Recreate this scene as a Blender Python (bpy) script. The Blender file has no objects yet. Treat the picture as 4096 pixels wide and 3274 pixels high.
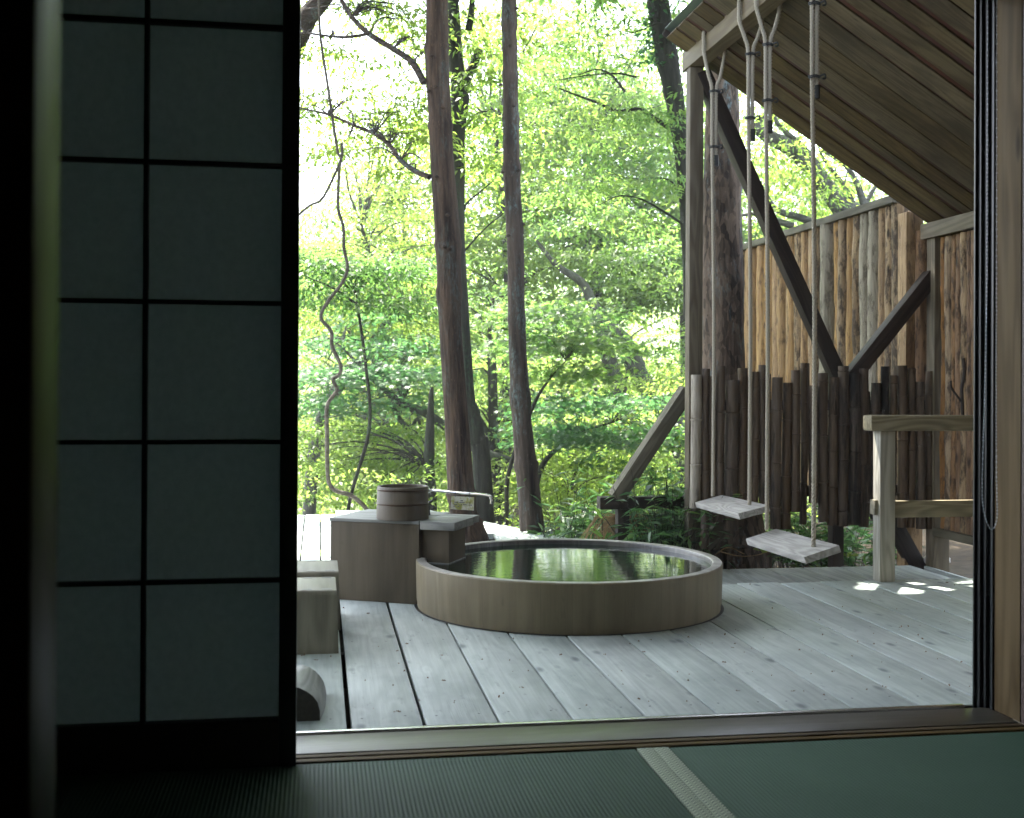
import bpy, bmesh, math, random
import numpy as np
from mathutils import Matrix, Vector
random.seed(7); RNG = np.random.default_rng(11)
R = math.radians
SC = bpy.context.scene; COL = SC.collection

# ------------------------------------------------------------------ camera
F, YAW, PITCH, ROLL, CY = 4740.5, .16106, .00496, .005243, 1515.4     # in pixels of a 4096x3274 frame
_f = Vector((math.sin(YAW)*math.cos(PITCH), math.cos(YAW)*math.cos(PITCH), math.sin(PITCH)))
_r = Vector((math.cos(YAW), -math.sin(YAW), 0)); _u = _r.cross(_f)
CR = _r*math.cos(ROLL)+_u*math.sin(ROLL); CU = -_r*math.sin(ROLL)+_u*math.cos(ROLL)
cam_d = bpy.data.cameras.new('camera'); cam = bpy.data.objects.new('camera', cam_d); COL.objects.link(cam)
M = Matrix((CR, CU, -_f)).transposed().to_4x4(); M.translation = (0, 0, 1.0); cam.matrix_world = M
cam_d.sensor_width = 36; cam_d.lens = F/4096*36; cam_d.shift_y = (CY-1637)/4096
cam_d.clip_start = .05; cam_d.clip_end = 2000
cam_d.dof.use_dof = True; cam_d.dof.focus_distance = 5.8; cam_d.dof.aperture_fstop = 5.0
SC.camera = cam
def at(sx, sy, **k):
    """point seen at frame pixel sx, sy lying on the plane x=, y= or z= (metres)"""
    d = _f+CR*((sx-2048)/F)-CU*((sy-CY)/F)
    t = (k['z']-1)/d.z if 'z' in k else k['y']/d.y if 'y' in k else k['x']/d.x
    return Vector((0, 0, 1))+d*t
def atD(x, y, Y): return at(x/.52637, y/.52637, y=Y)

# ------------------------------------------------------------------ world and sun
SUN_EL, SUN_AZ = 64, -20          # azimuth measured from +Y towards +X
w = bpy.data.worlds.new('World'); SC.world = w; w.use_nodes = True
nt = w.node_tree; sky = nt.nodes.new('ShaderNodeTexSky'); sky.sky_type = 'NISHITA'; sky.sun_disc = False
sky.sun_elevation = R(SUN_EL); sky.sun_rotation = R(SUN_AZ); sky.air_density = 1.0; sky.dust_density = 2.0; sky.ozone_density = 1
hs = nt.nodes.new('ShaderNodeHueSaturation'); hs.inputs['Saturation'].default_value = .55; nt.links.new(sky.outputs[0], hs.inputs['Color']); nt.links.new(hs.outputs[0], nt.nodes['Background'].inputs[0]); nt.nodes['Background'].inputs[1].default_value = .15
sd = bpy.data.lights.new('sun', 'SUN'); sd.energy = 3.0; sd.angle = R(.5); sd.color = (1, .95, .86)
sun = bpy.data.objects.new('sun', sd); COL.objects.link(sun)
sdir = Vector((math.sin(R(SUN_AZ))*math.cos(R(SUN_EL)), math.cos(R(SUN_AZ))*math.cos(R(SUN_EL)), math.sin(R(SUN_EL))))
sun.rotation_euler = sdir.to_track_quat('Z', 'Y').to_euler()
SC.view_settings.view_transform = 'Standard'; SC.view_settings.look = 'None'
SC.view_settings.exposure = 3.32; SC.view_settings.gamma = 1
SC.render.engine = 'CYCLES'
SC.cycles.max_bounces = 9; SC.cycles.diffuse_bounces = 7; SC.cycles.glossy_bounces = 4
SC.cycles.transmission_bounces = 6; SC.cycles.transparent_max_bounces = 8
SC.cycles.caustics_reflective = False; SC.cycles.caustics_refractive = False
SC.cycles.sample_clamp_indirect = 4
SC.cycles.use_denoising = True
try: SC.cycles.denoiser = 'OPENIMAGEDENOISE'
except Exception: pass

# ------------------------------------------------------------------ node helpers
class NT:
    def __init__(s, name):
        s.m = bpy.data.materials.new(name); s.m.use_nodes = True; s.t = s.m.node_tree; s.t.nodes.clear()
        s.out = s.n('ShaderNodeOutputMaterial')
    def n(s, t, **k):
        o = s.t.nodes.new(t)
        for a, b in k.items(): setattr(o, a, b)
        return o
    def put(s, sock, v):
        if v is None: return
        if isinstance(v, bpy.types.NodeSocket): s.t.links.new(v, sock)
        elif isinstance(v, (tuple, list)) and sock.type == 'RGBA': sock.default_value = (*v[:3], 1)
        else: sock.default_value = v
    def math(s, op, a, b=None, clamp=False):
        o = s.n('ShaderNodeMath', operation=op, use_clamp=clamp); s.put(o.inputs[0], a); s.put(o.inputs[1], b); return o.outputs[0]
    def vmath(s, op, a, b=None):
        o = s.n('ShaderNodeVectorMath', operation=op); s.put(o.inputs[0], a); s.put(o.inputs[1], b); return o.outputs[0]
    def co(s, kind='Object'): return s.n('ShaderNodeTexCoord').outputs[kind]
    def rnd(s): return s.n('ShaderNodeObjectInfo').outputs['Random']
    def noise(s, v, sc, det=4, rough=.55, dist=0, out=0):
        o = s.n('ShaderNodeTexNoise'); s.put(o.inputs['Vector'], v); o.inputs['Scale'].default_value = sc
        o.inputs['Detail'].default_value = det; o.inputs['Roughness'].default_value = rough; o.inputs['Distortion'].default_value = dist
        return o.outputs[out]
    def vor(s, v, sc, feature='F1', out='Distance'):
        o = s.n('ShaderNodeTexVoronoi', feature=feature); s.put(o.inputs['Vector'], v); o.inputs['Scale'].default_value = sc
        return o.outputs[out]
    def ramp(s, f, stops, interp='LINEAR'):
        o = s.n('ShaderNodeValToRGB'); cr = o.color_ramp; cr.interpolation = interp
        while len(cr.elements) < len(stops): cr.elements.new(.5)
        for e, (p, c) in zip(cr.elements, stops):
            e.position = p; e.color = (*c, 1) if isinstance(c, (tuple, list)) else (c, c, c, 1)
        s.put(o.inputs[0], f); return o.outputs[0]
    def mix(s, f, a, b, mode='MIX'):
        o = s.n('ShaderNodeMix', data_type='RGBA', blend_type=mode); s.put(o.inputs[0], f)
        s.put(o.inputs[6], a); s.put(o.inputs[7], b); return o.outputs[2]
    def bump(s, h, st=.3, dist=.01, nrm=None):
        o = s.n('ShaderNodeBump'); o.inputs['Strength'].default_value = st; o.inputs['Distance'].default_value = dist
        s.put(o.inputs['Height'], h); s.put(o.inputs['Normal'], nrm); return o.outputs[0]
    def bsdf(s, col, rough=.6, nrm=None, metal=0, spec=.5, coat=0, **k):
        o = s.n('ShaderNodeBsdfPrincipled'); s.put(o.inputs['Base Color'], col); s.put(o.inputs['Roughness'], rough)
        o.inputs['Metallic'].default_value = metal; s.put(o.inputs['Normal'], nrm)
        o.inputs['Specular IOR Level'].default_value = spec; o.inputs['Coat Weight'].default_value = coat
        for a, b in k.items(): s.put(o.inputs[a.replace('_', ' ')], b)
        return o.outputs[0]
    def done(s, sh): s.t.links.new(sh, s.out.inputs[0]); return s.m

def wood(name, c1, c2, rough=.65, spec=.3, knots=.5, dirt=.25, dirtc=None, bump=.35, coat=0, fine=1, vary=.25, knotc=None, ringk=9, rw=.30, ksc=(1.5, 5.5, 5.5), kr=(.05, .10), stave=0):
    """weathered or planed wood, grain along the object's own X axis"""
    s = NT(name); rn = s.rnd()
    off = s.n('ShaderNodeCombineXYZ'); s.put(off.inputs[0], s.math('MULTIPLY', rn, 37)); s.put(off.inputs[1], s.math('MULTIPLY', rn, 91)); s.put(off.inputs[2], s.math('MULTIPLY', rn, 53))
    co = s.vmath('ADD', s.co(), off.outputs[0])
    kco = s.vmath('MULTIPLY', co, ksc); kd = s.vor(kco, 1.0)
    wob = s.ramp(kd, [(0, 1.0), (.35, 0.0)])
    stretched = s.vmath('MULTIPLY', co, (.8, 8, 8))
    ring = s.noise(stretched, 1, 2, .5, .3)
    ring = s.math('ADD', ring, s.math('MULTIPLY', wob, .12))
    rings = s.math('ADD', s.math('MULTIPLY', s.math('SINE', s.math('MULTIPLY', ring, ringk*6.28)), .5), .5)
    g = s.noise(s.vmath('MULTIPLY', co, (3*fine, 90*fine, 90*fine)), 1, 4, .6)
    g2 = s.noise(s.vmath('MULTIPLY', co, (1.3, 26, 26)), 1, 5, .65)
    f = s.math('ADD', s.math('MULTIPLY', rings, rw), s.math('ADD', s.math('MULTIPLY', g, .65-rw), s.math('MULTIPLY', g2, .35)))
    col = s.ramp(f, [(.28, c1), (.68, c2)])
    if dirt:
        d = s.noise(co, 2.3, 6, .65); dm = s.ramp(d, [(.42, 0.0), (.75, 1.0)])
        col = s.mix(s.math('MULTIPLY', dm, dirt), col, dirtc or tuple(.45*x for x in c1))
        d2 = s.noise(s.vmath('MULTIPLY', co, (9, 30, 30)), 1, 3, .7); d2 = s.ramp(d2, [(.62, 0.0), (.72, 1.0)])
        col = s.mix(s.math('MULTIPLY', d2, dirt*.9), col, dirtc or tuple(.45*x for x in c1))
    if knots:
        km = s.ramp(kd, [(kr[0], 1.0), (kr[1], 0.0)]); pick = s.ramp(s.vor(kco, 1.0, out='Color'), [(.55, 0.0), (.6, 1.0)])
        km = s.math('MULTIPLY', s.math('MULTIPLY', km, pick), knots)
        col = s.mix(km, col, knotc or tuple(.3*x for x in c1))
    if stave:
        sx_ = s.n('ShaderNodeSeparateXYZ'); s.put(sx_.inputs[0], s.co()); an = s.math('MULTIPLY', s.math('ARCTAN2', sx_.outputs[1], sx_.outputs[2]), stave/6.2832)
        wn = s.n('ShaderNodeTexWhiteNoise', noise_dimensions='1D'); s.put(wn.inputs['W'], s.math('FLOOR', an))
        fr = s.math('FRACT', an); ed = s.math('LESS_THAN', s.math('MINIMUM', fr, s.math('SUBTRACT', 1, fr)), .012)
        col = s.mix(s.math('MULTIPLY', wn.outputs[0], .16), col, tuple(.62*x for x in c1)); col = s.mix(s.math('MULTIPLY', ed, .22), col, tuple(.4*x for x in c1))
    hsv = s.n('ShaderNodeHueSaturation'); s.put(hsv.inputs['Color'], col)
    s.put(hsv.inputs['Value'], s.math('ADD', s.math('MULTIPLY', rn, vary), 1-vary/2)); s.put(hsv.inputs['Saturation'], s.math('ADD', s.math('MULTIPLY', s.math('FRACT', s.math('MULTIPLY', rn, 7.3)), .3), .85))
    nrm = s.bump(s.math('ADD', s.math('MULTIPLY', f, 1), s.math('MULTIPLY', g, .6)), bump, .004)
    return s.done(s.bsdf(hsv.outputs[0], s.math('ADD', s.math('MULTIPLY', g2, .2), rough-.1), nrm, spec=spec, coat=coat))

def logmat(name, c1, c2, dark, amt=.8, kn=.9, blotch=(7, 20, 20), thr=.52):
    """peeled round pole: fine streaks, irregular bark remnants and knots, grain along X"""
    s = NT(name); rn = s.rnd(); off = s.n('ShaderNodeCombineXYZ'); s.put(off.inputs[0], s.math('MULTIPLY', rn, 61)); s.put(off.inputs[1], s.math('MULTIPLY', rn, 23))
    co = s.vmath('ADD', s.co(), off.outputs[0]); g = s.noise(s.vmath('MULTIPLY', co, (7, 70, 70)), 1, 4, .6); g2 = s.noise(s.vmath('MULTIPLY', co, (1.5, 9, 9)), 1, 3, .6)
    col = s.ramp(s.math('ADD', s.math('MULTIPLY', g, .5), s.math('MULTIPLY', g2, .5)), [(.36, c1), (.62, c2)])
    b = s.ramp(s.noise(s.vmath('MULTIPLY', co, blotch), 1, 6, .72), [(thr, 0.0), (thr+.10, 1.0)]); col = s.mix(s.math('MULTIPLY', b, amt), col, dark)
    kc = s.vmath('MULTIPLY', co, (6, 14, 14)); kd = s.vor(kc, 1); km = s.ramp(kd, [(.10, 1.0), (.26, 0.0)]); pk = s.ramp(s.vor(kc, 1, out='Color'), [(.50, 0.0), (.56, 1.0)])
    km = s.math('MULTIPLY', s.math('MULTIPLY', km, pk), kn); col = s.mix(km, col, tuple(.4*x for x in dark))
    hsv = s.n('ShaderNodeHueSaturation'); s.put(hsv.inputs['Color'], col); s.put(hsv.inputs['Value'], s.math('ADD', s.math('MULTIPLY', rn, .34), .80)); s.put(hsv.inputs['Saturation'], s.math('ADD', s.math('MULTIPLY', s.math('FRACT', s.math('MULTIPLY', rn, 9.1)), .3), .85))
    return s.done(s.bsdf(hsv.outputs[0], .65, s.bump(s.math('SUBTRACT', s.math('ADD', g, s.math('MULTIPLY', g2, 1.5)), s.math('MULTIPLY', b, .6)), .5, .01), spec=.25))

def bark(name, c1, c2, lich=None, amt=.3, sc=1.0, st=1.0, flake=False):
    s = NT(name); co = s.vmath('ADD', s.co(), s.vmath('MULTIPLY', s.n('ShaderNodeCombineXYZ').outputs[0], (0, 0, 0)))
    co = s.co(); wv = s.noise(s.vmath('MULTIPLY', co, (2, 7, 7)), 1, 3, out=1)
    cw = s.vmath('ADD', co, s.vmath('MULTIPLY', s.vmath('SUBTRACT', wv, (.5, .5, .5)), (.05, .03, .03)))
    ridge = s.noise(s.vmath('MULTIPLY', cw, (5*sc, 48*sc, 48*sc)), 1, 5, .65)
    big = s.noise(s.vmath('MULTIPLY', cw, (2.2*sc, 15*sc, 15*sc)), 1, 3, .6)
    h = s.math('ADD', s.math('MULTIPLY', ridge, .6), s.math('MULTIPLY', big, .6))
    if flake:
        v = s.vor(s.vmath('MULTIPLY', cw, (14, 30, 30)), 1, 'DISTANCE_TO_EDGE'); pc = s.vor(s.vmath('MULTIPLY', cw, (16, 42, 42)), 1, out='Color'); sp_ = s.n('ShaderNodeSeparateXYZ'); s.put(sp_.inputs[0], pc); h = s.math('ADD', s.math('MULTIPLY', h, .8), s.math('MULTIPLY', sp_.outputs[0], .26))
    col = s.ramp(h, [(.44, c1), (.74, c2)])
    sp = s.ramp(s.noise(s.vmath('MULTIPLY', co, (28, 95, 95)), 1, 2, .5), [(.68, 0.0), (.74, 1.0)])
    col = s.mix(s.math('MULTIPLY', sp, .45), col, tuple(min(1, x*2.2) for x in c2))
    if lich:
        l = s.ramp(s.noise(s.vmath('MULTIPLY', co, (3.0, 9, 9)), 1, 6, .7), [(.52, 0.0), (.66, 1.0)])
        l2 = s.ramp(s.noise(s.vmath('MULTIPLY', co, (30, 70, 70)), 1, 3, .7), [(.45, 0.0), (.6, 1.0)])
        col = s.mix(s.math('MULTIPLY', s.math('MULTIPLY', l, l2), amt), col, lich)
    return s.done(s.bsdf(col, .85, s.bump(h, st, .035), spec=.2))

def plain(name, col, rough=.6, metal=0, spec=.5, nsc=30, var=.25, bmp=.1, coat=0):
    s = NT(name); n = s.noise(s.co(), nsc, 5, .6)
    c = s.ramp(n, [(.3, tuple(x*(1-var) for x in col)), (.7, tuple(min(1, x*(1+var)) for x in col))])
    return s.done(s.bsdf(c, rough, s.bump(n, bmp, .004), metal=metal, spec=spec, coat=coat))

def leafmat(name, cols, trans=.5, rough=.45, tmul=(2.1, 2.3, 1.5)):
    s = NT(name); a = s.n('ShaderNodeAttribute', attribute_name='tint').outputs['Fac']
    col = s.ramp(a, [(0, cols[0]), (.5, cols[1]), (1, cols[2])])
    d = s.bsdf(col, rough, spec=.35); t = s.n('ShaderNodeBsdfTranslucent')
    s.put(t.inputs[0], s.mix(1, col, tmul, 'MULTIPLY'))
    mx = s.n('ShaderNodeMixShader'); mx.inputs[0].default_value = trans
    s.t.links.new(d, mx.inputs[1]); s.t.links.new(t.outputs[0], mx.inputs[2]); return s.done(mx.outputs[0])

MT = {}
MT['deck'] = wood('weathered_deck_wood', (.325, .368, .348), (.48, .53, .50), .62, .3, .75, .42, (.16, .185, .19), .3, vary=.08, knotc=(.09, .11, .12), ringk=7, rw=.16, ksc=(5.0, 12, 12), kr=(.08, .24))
MT['deck_shaded'] = wood('weathered_deck_wood_shaded', (.20, .22, .205), (.32, .345, .32), .62, .35, .7, .35, (.1, .11, .1), .3, vary=.1, knotc=(.07, .08, .08))  # deck wood with the rear boards' roof shade put into its darker colour
MT['tub'] = wood('tub_wood', (.145, .118, .070), (.205, .170, .108), .5, .35, .15, .3, None, .12, vary=.05, fine=1.6, ringk=3, stave=34)
MT['tub_rim'] = wood('wet_rim_wood', (.20, .185, .16), (.36, .34, .31), .45, .5, 0, .6, (.05, .05, .045), .2, vary=.05, fine=1.6, ringk=3)
MT['tub_in'] = wood('wet_inner_wood', (.035, .033, .028), (.085, .08, .068), .3, .5, 0, .6, (.008, .008, .008), .2)
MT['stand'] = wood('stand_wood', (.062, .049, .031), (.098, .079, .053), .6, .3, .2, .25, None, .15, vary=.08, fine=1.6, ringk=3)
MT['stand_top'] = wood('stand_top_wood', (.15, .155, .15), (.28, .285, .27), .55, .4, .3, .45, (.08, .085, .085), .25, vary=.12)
MT['bucket'] = wood('bucket_wood', (.062, .047, .030), (.098, .077, .052), .5, .35, 0, .15, None, .12, fine=1.6, vary=.05, ringk=3, stave=16)
MT['hoop'] = plain('copper_hoop', (.05, .03, .02), .4, .6)
MT['stool'] = wood('stool_wood', (.13, .118, .088), (.21, .195, .15), .5, .35, .25, .1, None, .1, fine=1.4, vary=.08, ringk=4)
MT['post'] = wood('grey_post_wood', (.080, .060, .034), (.140, .114, .072), .65, .3, .5, .2, None, .25, vary=.1)
MT['rail'] = wood('rail_wood', (.13, .112, .07), (.25, .22, .15), .6, .3, .7, .12, None, .3, vary=.08, ringk=14)
MT['railpost'] = wood('rail_post_wood', (.20, .19, .155), (.35, .335, .28), .6, .3, .5, .12, (.3, .2, .08), .25, vary=.08, ringk=12)
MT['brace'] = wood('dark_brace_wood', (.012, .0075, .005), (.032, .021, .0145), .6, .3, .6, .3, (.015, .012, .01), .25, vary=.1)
MT['oldgrey'] = wood('old_grey_timber', (.07, .062, .04), (.135, .12, .085), .7, .25, .4, .3, None, .3, vary=.1)
MT['roofb'] = wood('roof_board_wood', (.052, .037, .017), (.108, .082, .041), .7, .2, .7, .8, (.022, .015, .008), .3, vary=.2)
MT['roofr'] = wood('red_roof_sheathing', (.036, .014, .010), (.058, .024, .017), .7, .2, .3, .3, None, .2)
MT['log_tan'] = logmat('peeled_log', (.20, .112, .045), (.41, .265, .12), (.065, .034, .015), .7)
MT['log_bark'] = logmat('bark_streaked_log', (.16, .10, .05), (.38, .27, .15), (.045, .028, .016), .9, thr=.46)
MT['log_grey'] = logmat('greyed_log', (.16, .14, .10), (.34, .305, .24), (.07, .055, .038), .75, thr=.50)
MT['log_or'] = logmat('orange_log', (.13, .065, .025), (.25, .14, .06), (.04, .022, .011), .85, thr=.50)
MT['bamboo'] = logmat('weathered_bamboo', (.05, .033, .02), (.11, .078, .051), (.012, .008, .0055), .85, .3, (2.2, 16, 16), .53)
MT['bamboo_l'] = logmat('pale_bamboo', (.17, .145, .11), (.31, .275, .22), (.03, .024, .018), .85, .3, (2.2, 16, 16), .55)
MT['bamboo_d'] = logmat('blackened_bamboo', (.02, .016, .012), (.09, .068, .05), (.006, .005, .004), .95, .3, (2.0, 14, 14), .46)
MT['seat'] = wood('pale_swing_seat_wood', (.22, .21, .195), (.38, .365, .34), .6, .3, .4, .15, None, .25, vary=.1, ringk=14)
MT['rope'] = plain('rope_fibre', (.36, .325, .262), .85, 0, .15, 260, .2, .4)
MT['twine'] = plain('dark_twine', (.035, .04, .045), .7)
MT['black'] = plain('black_tape', (.012, .012, .013), .5)
MT['chrome'] = plain('chrome', (.72, .72, .70), .08, 1, .5, 3, .05, 0)
MT['alu'] = plain('dark_aluminium', (.010, .012, .013), .4, .2, .5, 8, .08, 0)
MT['alub'] = plain('bright_aluminium', (.55, .56, .56), .25, 1, .5, 8, .05, .02)
MT['alud'] = plain('black_channel', (.012, .014, .016), .45)
MT['jamb'] = wood('jamb_wood', (.06, .040, .017), (.105, .075, .037), .6, .07, .8, .35, (.12, .085, .045), .1, vary=.05, ringk=5)
MT['sill'] = wood('varnished_sill_wood', (.038, .034, .024), (.062, .055, .042), .36, .5, .1, .15, None, .08, vary=.05, ringk=7)
MT['lattice'] = plain('black_lacquered_lattice', (.010, .010, .009), .5)
MT['nearjamb'] = plain('dark_varnished_post', (.024, .020, .012), .34, 0, .03, 6, .2, 0)
MT['wall'] = plain('dim_plaster', (.30, .27, .21), .9)
MT['siding'] = plain('bounce_siding_wood', (.34, .28, .20), .8)
MT['eave'] = plain('eave_wood', (.22, .19, .15), .8)
MT['ceil'] = plain('ceiling_wood', (.26, .22, .16), .8)
MT['reddark'] = plain('dark_red_wood', (.045, .025, .02), .6)
MT['bead'] = plain('white_beads', (.55, .60, .66), .35)
MT['stone'] = plain('pale_stone', (.42, .41, .38), .85, 0, .3, 14, .3, .6)
MT['bark1'] = bark('brown_fibrous_bark', (.014, .009, .006), (.088, .058, .039), (.10, .16, .15), .35, 1.1, 1.0)
MT['bark2'] = bark('grey_brown_bark', (.016, .012, .009), (.095, .073, .057), (.17, .26, .25), .6, .8, 1.0)
MT['bark3'] = bark('flaking_bark', (.025, .018, .013), (.15, .110, .080), (.16, .22, .23), .75, .55, 1.0, True)
MT['bark4'] = bark('dark_mossy_bark', (.009, .010, .007), (.042, .040, .029), (.05, .10, .05), .6, .8, .9)
MT['bark5'] = bark('pale_grey_bark', (.022, .022, .018), (.10, .10, .082), (.15, .22, .15), .5, .8, .8)
MT['vine'] = bark('vine_bark', (.05, .042, .032), (.13, .115, .09), None, 0, 1.2, .6)
MT['soil'] = plain('dark_forest_soil', (.028, .021, .014), .95, 0, .1, 12, .6, 1)
MT['straw'] = plain('dry_fern_straw', (.24, .16, .08), .8, 0, .2, 40, .5, .1)
MT['catkin'] = plain('dry_catkin', (.16, .09, .045), .8)
MT['leaf_y'] = leafmat('yellow_green_leaf', ((.085, .14, .035), (.14, .195, .045), (.20, .25, .07)), .6)
MT['leaf_g'] = leafmat('fresh_green_leaf', ((.055, .11, .04), (.095, .16, .05), (.155, .215, .065)), .55)
MT['leaf_b'] = leafmat('blue_green_leaf', ((.04, .09, .045), (.065, .13, .06), (.11, .18, .075)), .5, tmul=(2.0, 2.6, 1.7))
MT['leaf_s'] = leafmat('bamboo_grass_leaf', ((.03, .075, .03), (.06, .13, .05), (.16, .25, .06)), .35, .35)
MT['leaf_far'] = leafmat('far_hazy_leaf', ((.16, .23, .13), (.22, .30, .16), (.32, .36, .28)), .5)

# ------------------------------------------------------------------ object helpers
WM = {}
def link(name, me, M, parent=None, mat=None):
    o = bpy.data.objects.new(name, me); COL.objects.link(o); WM[o.name] = M.copy()
    if mat is not None and me is not None and not me.materials: me.materials.append(MT[mat] if isinstance(mat, str) else mat)
    if parent is not None:
        o.parent = parent; o.matrix_basis = WM[parent.name].inverted()@M
    else: o.matrix_basis = M
    return o
def thing(name, label, cat, loc=(0, 0, 0), group=None):
    o = link(name, None, Matrix.Translation(loc)); o.empty_display_size = .1
    return tag(o, label, cat, group)
def tag(o, label, cat, group=None, kind=None):
    if label: o['label'] = label
    if cat: o['category'] = cat
    if group: o['group'] = group
    if kind: o['kind'] = kind
    return o
def frame(p0, p1, up=(0, 0, 1)):
    x = (Vector(p1)-Vector(p0)).normalized(); u = Vector(up)
    if abs(x.dot(u)) > .999: u = Vector((0, 1, 0))
    y = u.cross(x).normalized(); z = x.cross(y)
    M = Matrix((x, y, z)).transposed().to_4x4(); M.translation = Vector(p0); return M
def bevelled(bm, b, seg=2):
    if b > 0: bmesh.ops.bevel(bm, geom=bm.edges[:], offset=b, segments=seg, affect='EDGES', profile=.6)
def beam(name, p0, p1, w, h, mat, parent=None, up=(0, 0, 1), b=.004, wear=.0, ends=None):
    """timber from p0 to p1; w sideways, h along up; grain runs along it"""
    M = frame(p0, p1, up); L = (Vector(p1)-Vector(p0)).length
    bm = bmesh.new(); bmesh.ops.create_cube(bm, size=1)
    for v in bm.verts: v.co = Vector(((v.co.x+.5)*L, v.co.y*w, v.co.z*h))
    bevelled(bm, min(b, w*.3, h*.3))
    if wear:
        for v in bm.verts: v.co += Vector([random.uniform(-wear, wear) for _ in range(3)])
    me = bpy.data.meshes.new(name); bm.to_mesh(me); bm.free(); sm(me)
    return link(name, me, M, parent, mat)
def box(name, a, b, mat, parent=None, bev=.004, axis='x'):
    """axis-aligned box between corners a and b, grain along axis"""
    a, b = Vector(a), Vector(b); c = (a+b)/2; s = b-a
    if axis == 'x': p0, p1, w_, h_, up = (a.x, c.y, c.z), (b.x, c.y, c.z), s.y, s.z, (0, 0, 1)
    elif axis == 'y': p0, p1, w_, h_, up = (c.x, a.y, c.z), (c.x, b.y, c.z), s.x, s.z, (0, 0, 1)
    else: p0, p1, w_, h_, up = (c.x, c.y, a.z), (c.x, c.y, b.z), s.x, s.y, (0, 1, 0)
    return beam(name, p0, p1, abs(w_), abs(h_), mat, parent, up, bev)
def sm(me, on=True, ang=None):
    if on: me.polygons.foreach_set('use_smooth', [True]*len(me.polygons))
    try:
        me.set_sharp_from_angle(angle=R(35 if ang is None else ang))
    except Exception: pass
class MB:
    def __init__(s): s.v = []; s.f = []
    def quadbox(s, pts8):
        i = len(s.v); s.v += [tuple(p) for p in pts8]
        s.f += [tuple(i+k for k in q) for q in ((0, 3, 2, 1), (4, 5, 6, 7), (0, 1, 5, 4), (1, 2, 6, 5), (2, 3, 7, 6), (3, 0, 4, 7))]
    def box(s, a, b):
        (x0, y0, z0), (x1, y1, z1) = a, b
        s.quadbox([(x0, y0, z0), (x1, y0, z0), (x1, y1, z0), (x0, y1, z0), (x0, y0, z1), (x1, y0, z1), (x1, y1, z1), (x0, y1, z1)])
    def tube(s, pts, rad, n=8, cap=True, noise=0, seed=0, ref=None):
        pts = [Vector(p) for p in pts]; m = len(pts)
        if not hasattr(rad, '__len__'): rad = [rad]*m
        rr = random.Random(seed); i0 = len(s.v)
        t = (pts[1]-pts[0]).normalized(); nrm = Vector(ref) if ref else Vector((0, 1, 0)) if abs(t.y) < .9 else Vector((1, 0, 0))
        ang_n = [rr.uniform(-1, 1) for _ in range(n)]
        for k in range(m):
            a = pts[max(k-1, 0)]; b = pts[min(k+1, m-1)]; t = (b-a).normalized()
            nrm = (nrm-t*nrm.dot(t)).normalized(); bi = t.cross(nrm)
            if noise and k % 2 == 0: ang_n = [.6*q+.4*rr.uniform(-1, 1) for q in ang_n]
            for j in range(n):
                th = 2*math.pi*j/n; r = rad[k]*(1+noise*ang_n[j])
                s.v.append(tuple(pts[k]+(nrm*math.cos(th)+bi*math.sin(th))*r))
        for k in range(m-1):
            for j in range(n):
                a = i0+k*n+j; b = i0+k*n+(j+1) % n; s.f.append((a, b, b+n, a+n))
        if cap:
            s.f.append(tuple(i0+j for j in range(n))[::-1]); s.f.append(tuple(i0+(m-1)*n+j for j in range(n)))
    def lathe(s, c, prof, n=96, closed=False):
        i0 = len(s.v); c = Vector(c)
        for (r, z) in prof:
            for j in range(n):
                th = 2*math.pi*j/n; s.v.append((c.x+r*math.cos(th), c.y+r*math.sin(th), c.z+z))
        m = len(prof)
        for k in range(m if closed else m-1):
            for j in range(n):
                a = i0+k*n+j; b = i0+k*n+(j+1) % n; k2 = (k+1) % m
                s.f.append((a, b, i0+k2*n+(j+1) % n, i0+k2*n+j))
    def build(s, name, mat, parent=None, M=None, smooth=True, ang=None):
        v = np.array(s.v, dtype=np.float32).reshape(-1, 3)
        if M is None: M = Matrix.Translation(Vector(v.mean(0).tolist()))
        A = np.array(M.inverted()); v = v@A[:3, :3].T+A[:3, 3]
        me = bpy.data.meshes.new(name); me.from_pydata(v.tolist(), [], s.f); sm(me, smooth, ang)
        return link(name, me, M, parent, mat)
def vertical(x, y, z=0):
    M = frame((x, y, z), (x, y, z+1), (0, 1, 0)); return M
def bez(p, n=8):
    """smooth curve through points (Catmull-Rom)"""
    p = [Vector(q) for q in p]; q = [p[0]*2-p[1]]+p+[p[-1]*2-p[-2]]; out = []
    for i in range(1, len(q)-2):
        for k in range(n):
            t = k/n; a, b, c, d = q[i-1:i+3]
            out.append(.5*((2*b)+(c-a)*t+(2*a-5*b+4*c-d)*t*t+(3*b-a-3*c+d)*t**3))
    out.append(p[-1]); return out

# ------------------------------------------------------------------ ground and far slopes
def gz(x, y):
    base = -.32 if y < 8 else -.32-.42*(y-8) if y < 22 else -6.2-.18*(y-22) if y < 40 else min(5.0, -9.4+.02*(y-40)**1.55)
    if x > 2.2 and y > 6: base = max(base, -.22-.05*(y-6.4) if y < 16 else base+2.5)
    side = .01*max(0, min(abs(x), 60)-12)**1.3
    return base+side+.08*math.sin(x*1.3+y*.7)*(1 if y > 8 else .3)
xs = sorted(set([round(v, 2) for v in np.concatenate([np.linspace(-140, -12, 22), np.linspace(-11, 14, 60), np.linspace(15, 170, 26)])]))
ys = sorted(set([round(v, 2) for v in np.concatenate([np.linspace(-12, 5, 10), np.linspace(5.4, 24, 60), np.linspace(25, 220, 44)])]))
gm = MB(); gm.v = [(x, y, gz(x, y)) for y in ys for x in xs]
gm.f = [(j*len(xs)+i, j*len(xs)+i+1, (j+1)*len(xs)+i+1, (j+1)*len(xs)+i) for j in range(len(ys)-1) for i in range(len(xs)-1)]
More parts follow.
